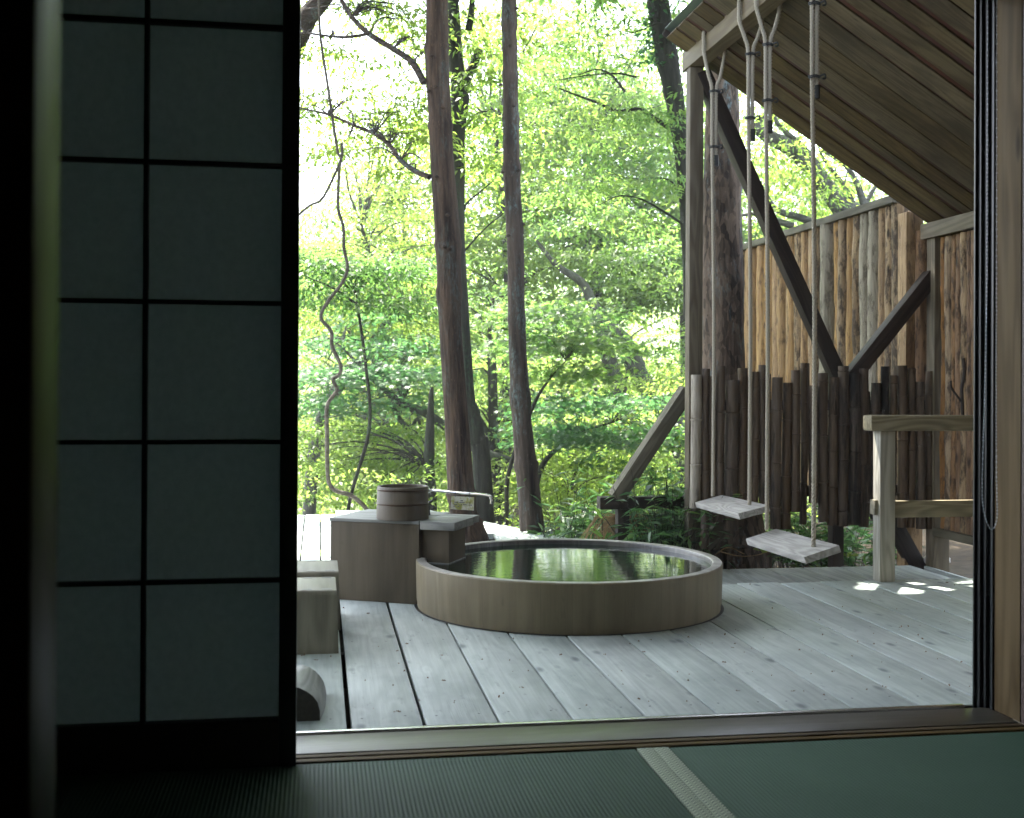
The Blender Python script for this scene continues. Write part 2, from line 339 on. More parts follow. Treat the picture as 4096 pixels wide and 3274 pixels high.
gr = gm.build('ground', 'soil', M=Matrix.Identity(4)); gr['kind'] = 'structure'

# ------------------------------------------------------------------ deck
deck = thing('deck', 'weathered grey timber deck of long boards around the sunken tub', 'deck', (.9, 5, 0))
PIT = .2225; TCX = 1.127
for k in range(-9, 16):                                              # wide front boards
    x0 = .086+PIT*k; x1 = x0+PIT; g = .006 if k > 1 else .010
    if k == 0: x0 += .004
    if x0 > 3.45: break
    yend = 5.725+random.uniform(-.004, .004)+(.022 if k % 2 else 0)
    box('board', (x0+g, 3.40, -.038), (min(x1, 3.50)-.002, yend, random.uniform(-.0015, .0015)), 'deck', deck, .0035, 'y')
for k in range(-16, 17):                                             # narrower boards of the far corner
    x0 = .012+.115*k; x1 = x0+.115; xm = (x0+x1)/2
    yl = 9.16 if xm < .13 else 9.44 if xm < .87 else None
    def yl_at(x): return 9.378-2.466*(x-.871) if x < 1.616 else 7.541-1.64*(x-1.616)
    if yl is None: yl = yl_at(xm)
    hole = (.74, 1.13, 7.36, 7.86)
    segs = [(5.76, yl)]
    if x1 > hole[0] and x0 < hole[1]: segs = [(5.76, hole[2]), (hole[3], yl)]
    for a, b in segs:
        if b-a < .05: continue
        o = box('board', (x0+.005, a, -.038), (x1-.003, b, random.uniform(-.001, .001)), 'deck', deck, .003, 'y')
        if yl_at(x0) != yl and xm > .87:                               # mitre the end along the slanting edge
            for v in o.data.vertices:
                wv = o.matrix_basis  # local x runs along y
                if v.co.x > (b-a)-.02:
                    v.co.x += (yl_at(xm-(v.co.y if True else 0))-yl)
for k in range(8, 16):                                               # lower rear boards on the right
    x0 = .080+PIT*k; x1 = min(x0+PIT, 3.50)
    if x0 > 3.4: break
    box('board', (x0+.004, 5.66, -.082), (x1-.004, 6.465, -.044), 'deck_shaded', deck, .003, 'y')
nm_ = MB()
for k in range(-9, 15):
    for yj in (3.57, 4.62, 5.64):
        for dx in (.045, .175):
            x = .086+PIT*k+dx; y = yj+random.uniform(-.008, .008)
            if x < -.4 or (x-TCX)**2+(y-5.304)**2 < .72**2: continue
            i0 = len(nm_.v); nm_.v += [(x+.0042*math.cos(t), y+.0042*math.sin(t), .0017) for t in np.linspace(0, 5.24, 6)]; nm_.f.append(tuple(range(i0, i0+6)))
nl = nm_.build('nail_heads', 'black', deck); nl['kind'] = 'stuff'
for y in (3.55, 4.6, 5.62, 6.3): box('joist', (-1.9, y, -.17), (3.45 if y < 6 else 3.48, y+.045, -.084 if y > 5 else -.04), 'brace', deck, .003, 'x')
for y in (7.2, 8.3, 9.0): box('joist', (-1.8, y, -.15), (1.66 if y < 7.3 else 1.2 if y < 8.5 else .9, y+.045, -.04), 'brace', deck, .003, 'x')
box('fascia', (3.503, 5.6, -.2), (3.525, 6.47, -.05), 'deck_shaded', deck, .003, 'y')
# scattered catkins and bud scales: nobody could count them
cm = MB()
for k in range(150):
    if k < 60: x, y = random.uniform(-.05, 2.4), random.uniform(3.6, 4.6)
    else: x, y = random.uniform(-.05, 3.3), random.uniform(3.6, 5.7)
    if (x-1.127)**2+(y-5.304)**2 < .72**2: continue
    n = random.choice([1, 1, 1, 2, 5]); a = random.uniform(0, 6.28); L = random.uniform(.003, .009)*(1 if n < 5 else .6)
    for q in range(n):
        px, py = x+math.cos(a)*q*L*.9, y+math.sin(a)*q*L*.9; a += random.uniform(-.6, .6)
        e = L*.35
        cm.tube([(px-math.cos(a)*L/2, py-math.sin(a)*L/2, .003), (px, py, .006), (px+math.cos(a)*L/2, py+math.sin(a)*L/2, .003)], [e*.3, e, e*.3], 5)
cm.build('fallen_catkins', 'catkin')['kind'] = 'stuff'; bpy.data.objects['fallen_catkins']['label'] = 'tiny brown catkins and bud scales scattered over the deck boards'

# ------------------------------------------------------------------ tub
TC = Vector((1.127, 5.304, 0)); RO = .694; RI = .645; RZ = .2095; WZ = .185
tub = thing('sunken_tub', 'round wooden tub sunk in the deck and brim full of water', 'bathtub', (TC.x, TC.y, 0))
m = MB(); m.lathe(TC, [(RO-.0075, -.05), (RO-.0075, .018), (RO-.004, .03), (RO, .19), (RO, RZ-.006), (RO-.004, RZ-.001)], 160); m.build('wall', 'tub', tub, vertical(TC.x, TC.y))
m = MB(); m.lathe(TC, [(RO-.004, RZ-.001), (RO-.008, RZ), (RI+.008, RZ), (RI+.003, RZ-.004)], 160); m.build('rim', 'tub_rim', tub, vertical(TC.x, TC.y))
m = MB(); m.lathe(TC, [(RI+.003, RZ-.004), (RI, RZ-.012), (RI, .02), (RI-.004, -.3)], 160); m.build('inner_wall', 'tub_in', tub, vertical(TC.x, TC.y))
s = NT('still_tub_water'); co = s.co(); cs = s.vmath('MULTIPLY', co, (1, 2.4, 1))
h = s.math('ADD', s.noise(cs, 9, 3, .5, .6), s.math('MULTIPLY', s.noise(cs, 34, 2, .5, .3), .18))
MT['water'] = s.done(s.bsdf((.006, .016, .011), 0.0, s.bump(h, .075, .010), spec=.5, IOR=2.1))
m = MB(); m.lathe(TC, [(RO-.0085, .0026), (RO+.0065, .0026)], 160); m.build('gap_shade_ring', 'alud', tub)  # flat black ring, painted shade for the gap round the tub foot
m = MB(); i = [(TC.x, TC.y, WZ)]; n = 128
m.v = i+[(TC.x+(RI-.001)*math.cos(6.2832*j/n), TC.y+(RI-.001)*math.sin(6.2832*j/n), WZ) for j in range(n)]; m.f = [(0, 1+j, 1+(j+1) % n) for j in range(n)]
tag(m.build('bath_water', 'water'), 'still clear bath water filling the sunken round tub', 'water')

# ------------------------------------------------------------------ stand with spout box
A26 = R(26.5); F0 = Vector((.055, 5.57, 0)); U = Vector((math.cos(A26), -math.sin(A26), 0)); V = Vector((math.sin(A26), math.cos(A26), 0))
def S(u, v, z=0): return F0+U*u+V*v+Vector((0, 0, z))
def skewbox(name, u0, u1, v0, v1, z0, z1, mat, parent, ax='u', b=.003, pts=None):
    if ax == 'u': return beam(name, S(u0, (v0+v1)/2, (z0+z1)/2), S(u1, (v0+v1)/2, (z0+z1)/2), v1-v0, z1-z0, mat, parent, b=b)
    return beam(name, S((u0+u1)/2, (v0+v1)/2, z0), S((u0+u1)/2, (v0+v1)/2, z1), v1-v0, u1-u0, mat, parent, up=tuple(U), b=b)
stand = thing('wash_stand', 'boxy brown wooden cabinet overlapping the left side of the tub', 'cabinet', tuple(S(.25, .2)))
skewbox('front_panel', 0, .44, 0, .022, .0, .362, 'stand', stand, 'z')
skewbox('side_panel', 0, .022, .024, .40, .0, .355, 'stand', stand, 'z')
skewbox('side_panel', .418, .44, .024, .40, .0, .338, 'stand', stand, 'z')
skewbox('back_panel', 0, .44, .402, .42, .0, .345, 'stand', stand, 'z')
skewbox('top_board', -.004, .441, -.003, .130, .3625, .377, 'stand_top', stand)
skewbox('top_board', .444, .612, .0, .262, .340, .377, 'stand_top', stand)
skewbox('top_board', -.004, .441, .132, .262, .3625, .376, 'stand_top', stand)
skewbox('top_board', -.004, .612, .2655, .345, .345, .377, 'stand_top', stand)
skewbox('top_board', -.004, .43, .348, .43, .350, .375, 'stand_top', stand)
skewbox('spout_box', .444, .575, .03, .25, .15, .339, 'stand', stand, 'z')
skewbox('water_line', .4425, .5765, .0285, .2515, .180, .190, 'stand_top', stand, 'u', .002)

# bucket
BC = S(.325, .085, .3775); bk = thing('wash_bucket', 'small round cypress bucket bound with two dark hoops on the cabinet', 'bucket', tuple(BC))
BH = .150; r0, r1 = .121, .1175
m = MB(); m.lathe(BC, [(.0, .012), (r0-.012, .012), (r1-.011, BH-.003), (r1-.008, BH), (r1-.002, BH), (r1, BH-.003), (r0, 0.002), (r0-.002, 0), (.0, 0)], 96); m.build('staves', 'bucket', bk, vertical(BC.x, BC.y))
m = MB(); m.lathe(BC, [(0, .118), (r1-.0105, .118), (r1-.0105, .112), (0, .112)], 64); m.build('water_surface', 'bucket', bk)
for z, rr in ((BH*.47, r0-.0012), (BH*.90, r1+.0006)):
    m = MB(); m.lathe(BC, [(rr, z-.0035), (rr+.0025, z-.0025), (rr+.0025, z+.0025), (rr, z+.0035), (rr-.004, z)], 96, True); m.build('hoop', 'hoop', bk)
# ladle-shaped tap behind the bucket
TP = S(.325, .30, .377)
tap = thing('spout_tap', 'long chrome spout reaching from behind the bucket over the tub', 'tap', tuple(TP))
pb = at(1708, 1962, y=TP.y-.02); pe = at(1945, 1981, y=5.48); tip = at(1965, 2015, y=5.465)
m = MB(); m.tube(bez([(TP.x, TP.y, .377), (TP.x, TP.y, .47), (pb.x-.012, pb.y, pb.z-.012), (pb.x+.02, pb.y, pb.z), tuple(pb.lerp(pe, .5)), tuple(pe), (tip.x, tip.y, pe.z-.018), tuple(tip)], 8), [.011]*24+[.0064]*33, 16); m.build('spout', 'chrome', tap)
m = MB(); hb = at(1711, 2058, y=TP.y-.06); m.lathe((hb.x, hb.y, .377), [(.0, 0), (.013, 0), (.011, .03), (.012, .045), (0, .047)], 20)
m.tube([(hb.x, hb.y, .42), (hb.x+.006, hb.y-.004, .435), (hb.x+.024, hb.y-.006, .448)], [.009, .007, .005], 10); m.build('tap_handle', 'alud', tap)
# notice hung from the spout
sg = thing('hanging_notice', 'small stained white notice hanging from the chrome spout', 'sign', tuple(at(1850, 2000, y=5.5)))
q = [at(1806, 1985, y=5.55), at(1896, 1990, y=5.50), at(1895, 2043, y=5.50), at(1802, 2037, y=5.55)]
s = NT('stained_notice_card'); n = s.noise(s.co(), 38, 4, .6); c = s.ramp(n, [(.45, (.70, .70, .62)), (.62, (.42, .42, .12)), (.8, (.2, .2, .05))])
MT['card'] = s.done(s.bsdf(c, .5))
nn = (q[1]-q[0]).cross(q[3]-q[0]).normalized()*.0015
m = MB(); m.quadbox([p-nn for p in q]+[p+nn for p in q]); m.build('card', 'card', sg)
ex = (q[1]-q[0]); ey = (q[3]-q[0]); nf = nn if nn.y < 0 else -nn
m = MB(); rr = random.Random(3)
for row, (u0, u1) in enumerate(((.42, .53), (.12, .86), (.12, .92), (.12, .36))):
    u = u0; v0 = .27+.155*row
    while u < u1:
        du = rr.uniform(.018, .05)
        if rr.random() < .82:
            a = q[0]+ex*u+ey*v0+nf*1.3; b = q[0]+ex*(u+du)+ey*v0+nf*1.3; c_ = ey*(.06 if row else .085)
            m.quadbox([a, b, b+c_, a+c_, a+nf*.3, b+nf*.3, b+c_+nf*.3, a+c_+nf*.3])
        u += du+.008
m.build('lettering', plain('notice_ink', (.10, .10, .13), .7), sg)
for u in (.17, .80):
    p = q[0]+ex*u; m = MB(); c0 = p+Vector((0, 0, .009)); m.tube([c0+Vector((0, math.cos(a)*.0105, math.sin(a)*.0125)) for a in np.linspace(0, 6.283, 15)], .0011, 6); m.build('tie', 'alu', sg)

# ------------------------------------------------------------------ stools, log
MT['fj'] = wood('finger_joint_endgrain', (.10, .095, .08), (.17, .16, .14), .5)
def stool(x1, y0, y1, zt, label):
    """bent wood stool: top with rounded finger joints and two splayed side legs, seen from its end"""
    st = thing('bath_stool', label, 'stool', (x1-.15, (y0+y1)/2, 0), 'low wooden stools by the shutter')
    th = .018; W2 = .30; X0 = x1-W2
    def leg(yb, sgn):
        m = MB(); prof = []
        yt = yb-sgn*.012
        for k in range(7):
            a = k/6*math.pi/2; prof.append((yt+sgn*(-.022+.022*math.sin(a)), zt-.022+.022*math.cos(a)))
        outer = prof+[(yb+sgn*.004, .0)]; inner = [(y-sgn*th if z < zt-.03 else y-sgn*th*.9*math.sin(max(0, min(1, (k_)/6))*math.pi/2), z-(th if k_ < 3 else 0)) for k_, (y, z) in enumerate(outer)]
        fl = .008
        for i in range(len(outer)-1):
            for (xa, xb) in ((X0, x1),):
                e0 = fl*(1-outer[i][1]/zt); e1 = fl*(1-outer[i+1][1]/zt)
                m.quadbox([(xa-e0, outer[i][0], outer[i][1]), (xb+e0, outer[i][0], outer[i][1]), (xb+e1, outer[i+1][0], outer[i+1][1]), (xa-e1, outer[i+1][0], outer[i+1][1]),
                           (xa-e0, inner[i][0], inner[i][1]), (xb+e0, inner[i][0], inner[i][1]), (xb+e1, inner[i+1][0], inner[i+1][1]), (xa-e1, inner[i+1][0], inner[i+1][1])])
        Mv = frame((x1-.15, yb, 0), (x1-.15, yb, 1), (1, 0, 0)); m.build('leg', 'stool', st, Mv)
    leg(y0, -1); leg(y1, 1)
    box('seat_top', (X0, y0+.034, zt-th), (x1, y1-.034, zt), 'stool', st, .004, 'y')
    for y, sgn in ((y0, -1), (y1, 1)):                              # darker end-grain fingers of the corner joint
        for k in range(0, 8, 2):
            xa = x1-.018-(k+1)*.037; xb = xa+.037; m = MB()
            m.box((xa, min(y-sgn*.034, y-sgn*.058), zt-.004), (xb, max(y-sgn*.034, y-sgn*.058), zt+.0006))
            m.build('finger_joint', 'fj', st)
stool(.068, 4.44, 4.80, .232, 'nearer of the two low pale wooden stools, beside the dark screen')
stool(.082, 4.86, 5.22, .236, 'farther of the two low pale wooden stools, against the brown cabinet')
m = MB()                                                           # split half log
p0 = Vector((-.085, 3.56, 0)); p1 = Vector((-.06, 3.86, 0)); n = 14; ring = []
for k in range(9):
    t = k/8; c = p0.lerp(p1, t); rr = [.092*(1+.05*math.sin(3*a+k*.5)) for a in np.linspace(0, math.pi, n)]
    m.v += [(c.x+r_*math.cos(a)*1.0+.0, c.y+.01*math.sin(5*a), r_*math.sin(a)*1.2*(1-.02*k)) for a, r_ in zip(np.linspace(0, math.pi, n), rr)]
for k in range(8):
    for j in range(n-1): a = k*n+j; m.f.append((a, a+n, a+n+1, a+1))
    m.f.append((k*n+n-1, (k+1)*n+n-1, (k+1)*n, k*n))
m.f.append(tuple(range(n))); m.f.append(tuple(range(8*n, 9*n))[::-1])
lg = m.build('split_log', 'stand_top', None, frame((p0.x, p0.y, 0), (p1.x, p1.y, 0)))
tag(lg, 'split half log lying on the deck by the sill', 'log')
endm = plain('dark_log_end', (.035, .028, .022), .85, nsc=60, var=.4); lg.data.materials.append(endm)
for p in lg.data.polygons:
    if len(p.vertices) > 4: p.material_index = 1

# ------------------------------------------------------------------ swing shelter: post, beam, roof, braces
sh = thing('swing_shelter', 'timber lean-to shelter with sloping board roof holding two swings', 'shelter', (2.12, 6.54, 0))
BX0, BX1, BZ0, BZ1 = 2.07, 2.165, 2.82, 2.932
box('post', (2.077, 6.5, -.35), (2.157, 6.58, BZ0), 'post', sh, .005, 'z')
box('beam', (BX0, 3.3, BZ0), (BX1, 6.635, BZ1), 'post', sh, .005, 'y')
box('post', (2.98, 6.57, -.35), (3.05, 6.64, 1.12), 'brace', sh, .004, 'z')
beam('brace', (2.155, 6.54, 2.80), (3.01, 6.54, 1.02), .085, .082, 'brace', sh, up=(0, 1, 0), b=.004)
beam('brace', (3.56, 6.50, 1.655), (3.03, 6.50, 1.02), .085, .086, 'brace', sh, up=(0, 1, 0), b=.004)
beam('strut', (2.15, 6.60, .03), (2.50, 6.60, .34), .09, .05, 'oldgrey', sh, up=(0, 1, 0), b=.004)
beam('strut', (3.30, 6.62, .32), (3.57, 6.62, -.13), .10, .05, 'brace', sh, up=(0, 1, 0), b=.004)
# brace running out to the left and its footing beams beyond the deck
beam('outer_brace', (2.13, 6.70, .975), (1.71, 6.74, .34), .08, .115, 'oldgrey', sh, up=(0, 1, 0), b=.004)
SL = -.63; RT = 3.0
def roofz(x): return RT+SL*(x-1.95)
gaps = [(6.36, .034), (6.185, .040), (6.062, .012), (5.885, .040), (5.67, .010), (5.475, .006), (5.25, .026), (5.07, .042), (4.89, .045), (4.72, .040), (4.55, .012), (4.37, .04), (4.19, .04), (4.0, .012), (3.82, .03)]
ybands = [6.55]+[v for g, w_ in gaps for v in (g+w_/2, g-w_/2)]+[3.65]
for g, w_ in gaps:
    if w_ > .02: xL = 1.957; beam('batten', Vector((xL, g, roofz(xL)))+Vector((.0027, 0, .0042)), Vector((4.35, g, roofz(4.35)))+Vector((.0027, 0, .0042)), w_-.003, .014, 'roofr', sh, up=(.53, 0, .85), b=.001)
for a, b in zip(ybands[0::2], ybands[1::2]):
    xL = 1.955; beam('roof_board', (xL, (a+b)/2, roofz(xL)), (4.35, (a+b)/2, roofz(4.35)), a-b, .018, 'roofb', sh, up=(.53, 0, .85), b=.003, wear=.0015)
nrm = Vector((.533, 0, .846))
for (a, b) in ((6.552, 3.6),):
    xL = 1.965; o_ = nrm*.022; beam('roof_sheathing', Vector((xL, (a+b)/2, roofz(xL)))+o_, Vector((4.36, (a+b)/2, roofz(4.36)))+o_, a-b, .016, 'roofr', sh, up=tuple(nrm), b=.002)
    o_ = nrm*.045; beam('roof_covering', Vector((xL-.04, (a+b)/2, roofz(xL-.04)))+o_, Vector((4.4, (a+b)/2, roofz(4.4)))+o_, a-b+.05, .012, plain('green_black_roofing', (.03, .045, .04), .5, .3), sh, up=tuple(nrm), b=.003)
beam('fascia_strip', Vector((1.93, 6.575, roofz(1.93)))+nrm*.02, Vector((4.4, 6.575, roofz(4.4)))+nrm*.02, .014, .04, 'brace', sh, up=tuple(nrm), b=.002)
box('wall_plate', (3.66, 3.6, 1.86), (3.74, 6.5, roofz(3.75)-.02), 'brace', sh, .003, 'y')

# footing frame outside the deck
fb = thing('timber_footing', 'dark timber footing beam on a short post among bamboo grass', 'beam', (1.95, 6.74, -.3))
e0 = at(2394, 2012, y=6.74)
box('crossbeam', (e0.x, 6.70, e0.z-.035), (2.22, 6.79, e0.z+.035), 'brace', fb, .004, 'x')
e1 = at(2490, 2060, y=6.74); box('post', (e1.x-.035, 6.71, -.5), (e1.x+.035, 6.78, e0.z-.036), 'brace', fb, .004, 'z')

# bamboo screen
scn = thing('bamboo_screen', 'low screen of dark weathered bamboo poles of uneven height', 'fence', (2.8, 6.5, .1))
BL = [(110, 180, 212, 1155, 2), (183, 238, 170, 1440, 1), (238, 285, 225, 1250, 1), (287, 345, 150, 1250, 1), (355, 445, 250, 1310, 1), (440, 505, 165, 1180, 1), (535, 590, 190, 1120, 1), (592, 645, 143, 1130, 1), (648, 676, 205, 1200, 1), (677, 748, 230, 1300, 1), (755, 818, 268, 1300, 1), (820, 880, 180, 1180, 1), (885, 930, 128, 1268, 1), (929, 944, 130, 900, 1), (945, 1005, 288, 1120, 1), (1010, 1078, 200, 1250, 1), (1083, 1150, 230, 1275, 1), (1150, 1222, 150, 1280, 1), (1225, 1305, 200, 1270, 3), (1300, 1365, 168, 1285, 1), (1366, 1384, 330, 1200, 3), (1382, 1448, 270, 1230, 3), (1448, 1505, 153, 1290, 3), (1508, 1560, 215, 1280, 1), (1572, 1640, 147, 1290, 1), (1643, 1695, 163, 1290, 1), (1700, 1763, 262, 1300, 1), (1767, 1820, 187, 1300, 1), (505, 535, 215, 1200, 1)]
def z9(x, y): return 2700+x/1.7672, 1380+y/1.7672
for i, (xa, xb, yt, yb, kd) in enumerate(BL):
    X, yT = z9((xa+xb)/2, yt); _, yB = z9(0, yb); Yp = 6.45+random.uniform(-.006, .006)
    pt = at(X, yT, y=Yp); pbm = at(X, yB, y=Yp); r = (xb-xa)/1.7672/4740*6.75/2*1.12
    lean = random.uniform(-.008, .008); L = pt.z-pbm.z; pts = []; rad = []
    nodes = []; z = random.uniform(.08, .25)
    while z < L: nodes.append(z); z += random.uniform(.2, .33)
    zz = sorted(set([0, L-.003, L]+[round(L*k/14, 3) for k in range(1, 14)]+[v for nd in nodes for v in (nd-.012, nd-.003, nd, nd+.004, nd+.012)])); zz = [v for v in zz if 0 <= v <= L]
    for v in zz:
        d = min([abs(v-nd) for nd in nodes]+[9]); k = 1.12 if d < .0035 else .90 if d < .006 else 1.0
        if v == L: k = .96
        pts.append((pbm.x+lean*(v/L-.5)+.003*math.sin(v*5+i), Yp, pbm.z+v)); rad.append(r*k*(1-.04*v/L))
    m = MB(); m.tube(pts, rad, 14, seed=i); m.build('bamboo_pole', {1: 'bamboo', 2: 'bamboo_l', 3: 'bamboo_d'}[kd], scn, vertical(pbm.x, Yp, pbm.z), ang=50)
for z in (.86, .36): box('rail', (2.16, 6.505, z), (3.55, 6.545, z+.06), 'brace', scn, .003, 'x')

# log fence running away from the house
lf = thing('log_fence', 'tall fence of peeled upright logs under a grey capping board', 'fence', (3.5, 8, 0))
FX = 3.5
def z8(x): return 2900+x/2.004
LB = [60, 100, 138, 180, 222, 262, 298, 335, 372, 415, 460, 505, 540, 590, 645, 690, 745, 795, 820, 890, 945, 1000, 1060, 1115, 1185, 1255, 1315, 1368, 1443]
kinds = {18: 'log_grey', 23: 'log_grey', 24: 'log_grey', 16: 'log_bark', 20: 'log_bark', 17: 'log_bark', 22: 'log_bark', 13: 'log_bark', 26: 'log_bark', 2: 'log_bark'}
ZT = at(3568, 795, x=FX).z
def logpole(name, parent, x, y, z0, z1, r, mat, seed, flat=0):
    rr = random.Random(seed); n = 26; pts = []; rad = []; dx = dy = 0; rk = 1; bumps = [rr.uniform(.1, .9) for _ in range(rr.randint(2, 5))]
    for k in range(n+1):
        t = k/n; dx = dx*.8+rr.uniform(-.003, .003); dy = dy*.8+rr.uniform(-.003, .003); rk = .75*rk+.25*rr.uniform(.93, 1.09)
        bp = sum(.10*math.exp(-((t-b_)/.018)**2) for b_ in bumps)
        pts.append((x+dx, y+dy, z0+(z1-z0)*t)); rad.append(r*(rk+bp))
    m = MB(); m.tube(pts, rad, 14, noise=.05, seed=seed); return m.build(name, mat, parent, vertical(x, y, z0), ang=60)
ysl = [at(z8(b), 1200, x=FX).y for b in LB]
for i in range(len(LB)-1):
    y0, y1 = ysl[i], ysl[i+1]; r = abs(y0-y1)/2*.985
    mat = kinds.get(i, 'log_tan' if i % 3 else 'log_bark'); mat = 'log_tan' if i in (3, 6, 9, 12, 15, 21) else mat
    logpole('log', lf, FX+(.014 if i % 2 else -.006)+.008*math.sin(i*2.7), (y0+y1)/2, .22, ZT-.05, r*1.03, mat, 100+i)
y = ysl[0]
k = 0
while y < 10.6: r = .05; y += 2*r; k += 1; logpole('log', lf, FX, y-r, .22, ZT-.05, r, 'log_tan', 300+k)
yE = at(3610, 820, x=FX).y; yP0 = at(3620, 820, x=FX).y; yP1 = at(3657, 820, x=FX).y
box('capping_board', (FX-.075, at(3600, 800, x=FX).y-.05, ZT-.05), (FX+.06, 10.6, ZT), 'oldgrey', lf, .004, 'y')
box('corner_post', (FX-.05, yP1, -.2), (FX+.06, ysl[-1]-.003, roofz(FX)+.02), 'log_tan', lf, .004, 'z')
box('rear_rail', (FX+.06, 6.8, .5), (FX+.10, 10.6, .58), 'oldgrey', lf, .003, 'y'); box('rear_rail', (FX+.06, 6.8, 1.6), (FX+.10, 10.6, 1.68), 'oldgrey', lf, .003, 'y')
logpole('log', lf, FX+.045, at(3690, 1200, x=FX+.045).y, .22, 1.93, .04, 'log_or', 77)

# framed log panel to the right of the deck
pn = thing('panel_fence', 'framed panel of orange-brown upright logs right of the swings', 'fence', (3.6, 6, 0))
PX = 3.53; p1a, p1b = at(3705, 1500, x=PX).y, at(3737, 1500, x=PX).y
box('post', (PX, p1b, -.25), (PX+.10, p1a, 1.955), 'post', pn, .004, 'z')
box('top_board', (PX-.025, 3.7, 1.868), (PX-.002, p1a+.03, 1.958), 'post', pn, .003, 'y')
box('bottom_rail', (PX-.012, 3.7, .135), (PX+.10, p1b-.003, .182), 'oldgrey', pn, .004, 'y')
yy = p1b-.018; k = 0
for wd in [36, 35, 36, 37, 35, 36, 34, 36]+[36]*26:
    S0 = 3743
    r = .0275+.004*math.sin(k*2.1); y_ = yy-r; yy -= 2*r
    if yy < 3.9: break
    logpole('log', pn, PX+.045, y_, .18, 1.865, r*1.02, 'log_or' if k % 3 != 1 else 'log_bark', 500+k); k += 1
fk = thing('forked_stick', 'dark forked stick propped against the orange log panel', 'stick', (3.5, 6.1, .9))
def bp(x, y, Y=6.05): return at(*z9(x, y), y=Y)
m = MB(); m.tube(bez([bp(2035, 540), bp(2030, 400), bp(2028, 300), bp(2045, 210), bp(2038, 95)], 5), [.009]*21, 8, noise=.15); m.tube(bez([bp(2022, 400), bp(1985, 350), bp(1955, 305), bp(1950, 255)], 5), .006, 8, noise=.15); m.build('branch', 'brace', fk)
pst = MB(); random.seed(5)
bm = bmesh.new(); bmesh.ops.create_icosphere(bm, subdivisions=3, radius=1)
sp = at(3630, 2226, z=-.06)
for v in bm.verts: v.co = Vector((v.co.x*.075, v.co.y*.06, v.co.z*.038))*(1+.12*math.sin(v.co.x*5+v.co.y*7))
me = bpy.data.meshes.new('footing_stone'); bm.to_mesh(me); bm.free(); sm(me, ang=60)
tag(link('footing_stone', me, Matrix.Translation((sp.x, 6.56, -.03)), None, 'stone'), 'pale stone at the rear edge of the deck below the log fence', 'stone')

# rail by the house
rl = thing('deck_railing', 'pale timber railing with square post at the right of the deck', 'railing', (2.87, 5.7, 0))
box('post', (2.828, 5.672, 0), (2.912, 5.752, .772), 'railpost', rl, .005, 'z')
box('top_rail', (2.770, 5.655, .772), (4.4, 5.755, .853), 'rail', rl, .014, 'x')
box('lower_rail', (2.915, 5.70, .325), (4.4, 5.735, .411), 'rail', rl, .004, 'x')
box('block', (2.806, 5.690, .342), (2.826, 5.742, .418), 'rail', rl, .004, 'z')
box('post', (4.3, 5.672, -.2), (4.384, 5.752, .772), 'railpost', rl, .005, 'z')

# ------------------------------------------------------------------ swings
def rope_mesh(m, path, R_, pitch=.050, ns=7):
    """three strands twisted round the path"""
    P = [Vector(p) for p in path]; L = [0]
    for a, b in zip(P, P[1:]): L.append(L[-1]+(b-a).length)
    n = max(8, int(L[-1]/(pitch/8))); pts = []; j = 0
    for k in range(n+1):
        s_ = L[-1]*k/n
        while j < len(P)-2 and L[j+1] < s_: j += 1
        pts.append((P[j].lerp(P[j+1], (s_-L[j])/max(1e-9, L[j+1]-L[j])), s_))
    nv = Vector((1, 0, 0)); fr = []
    for k in range(n+1):
        t = (pts[min(k+1, n)][0]-pts[max(k-1, 0)][0]).normalized()
        if abs(t.dot(nv)) > .98: nv = Vector((0, 1, 0))
        nv = (nv-t*nv.dot(t)).normalized(); fr.append((nv.copy(), t.cross(nv)))
    for q in range(3):
        m.tube([p+(fr[k][0]*math.cos(s_/pitch*6.283+q*2.094)+fr[k][1]*math.sin(s_/pitch*6.283+q*2.094))*R_*.53 for k, (p, s_) in enumerate(pts)], R_*.49, ns)
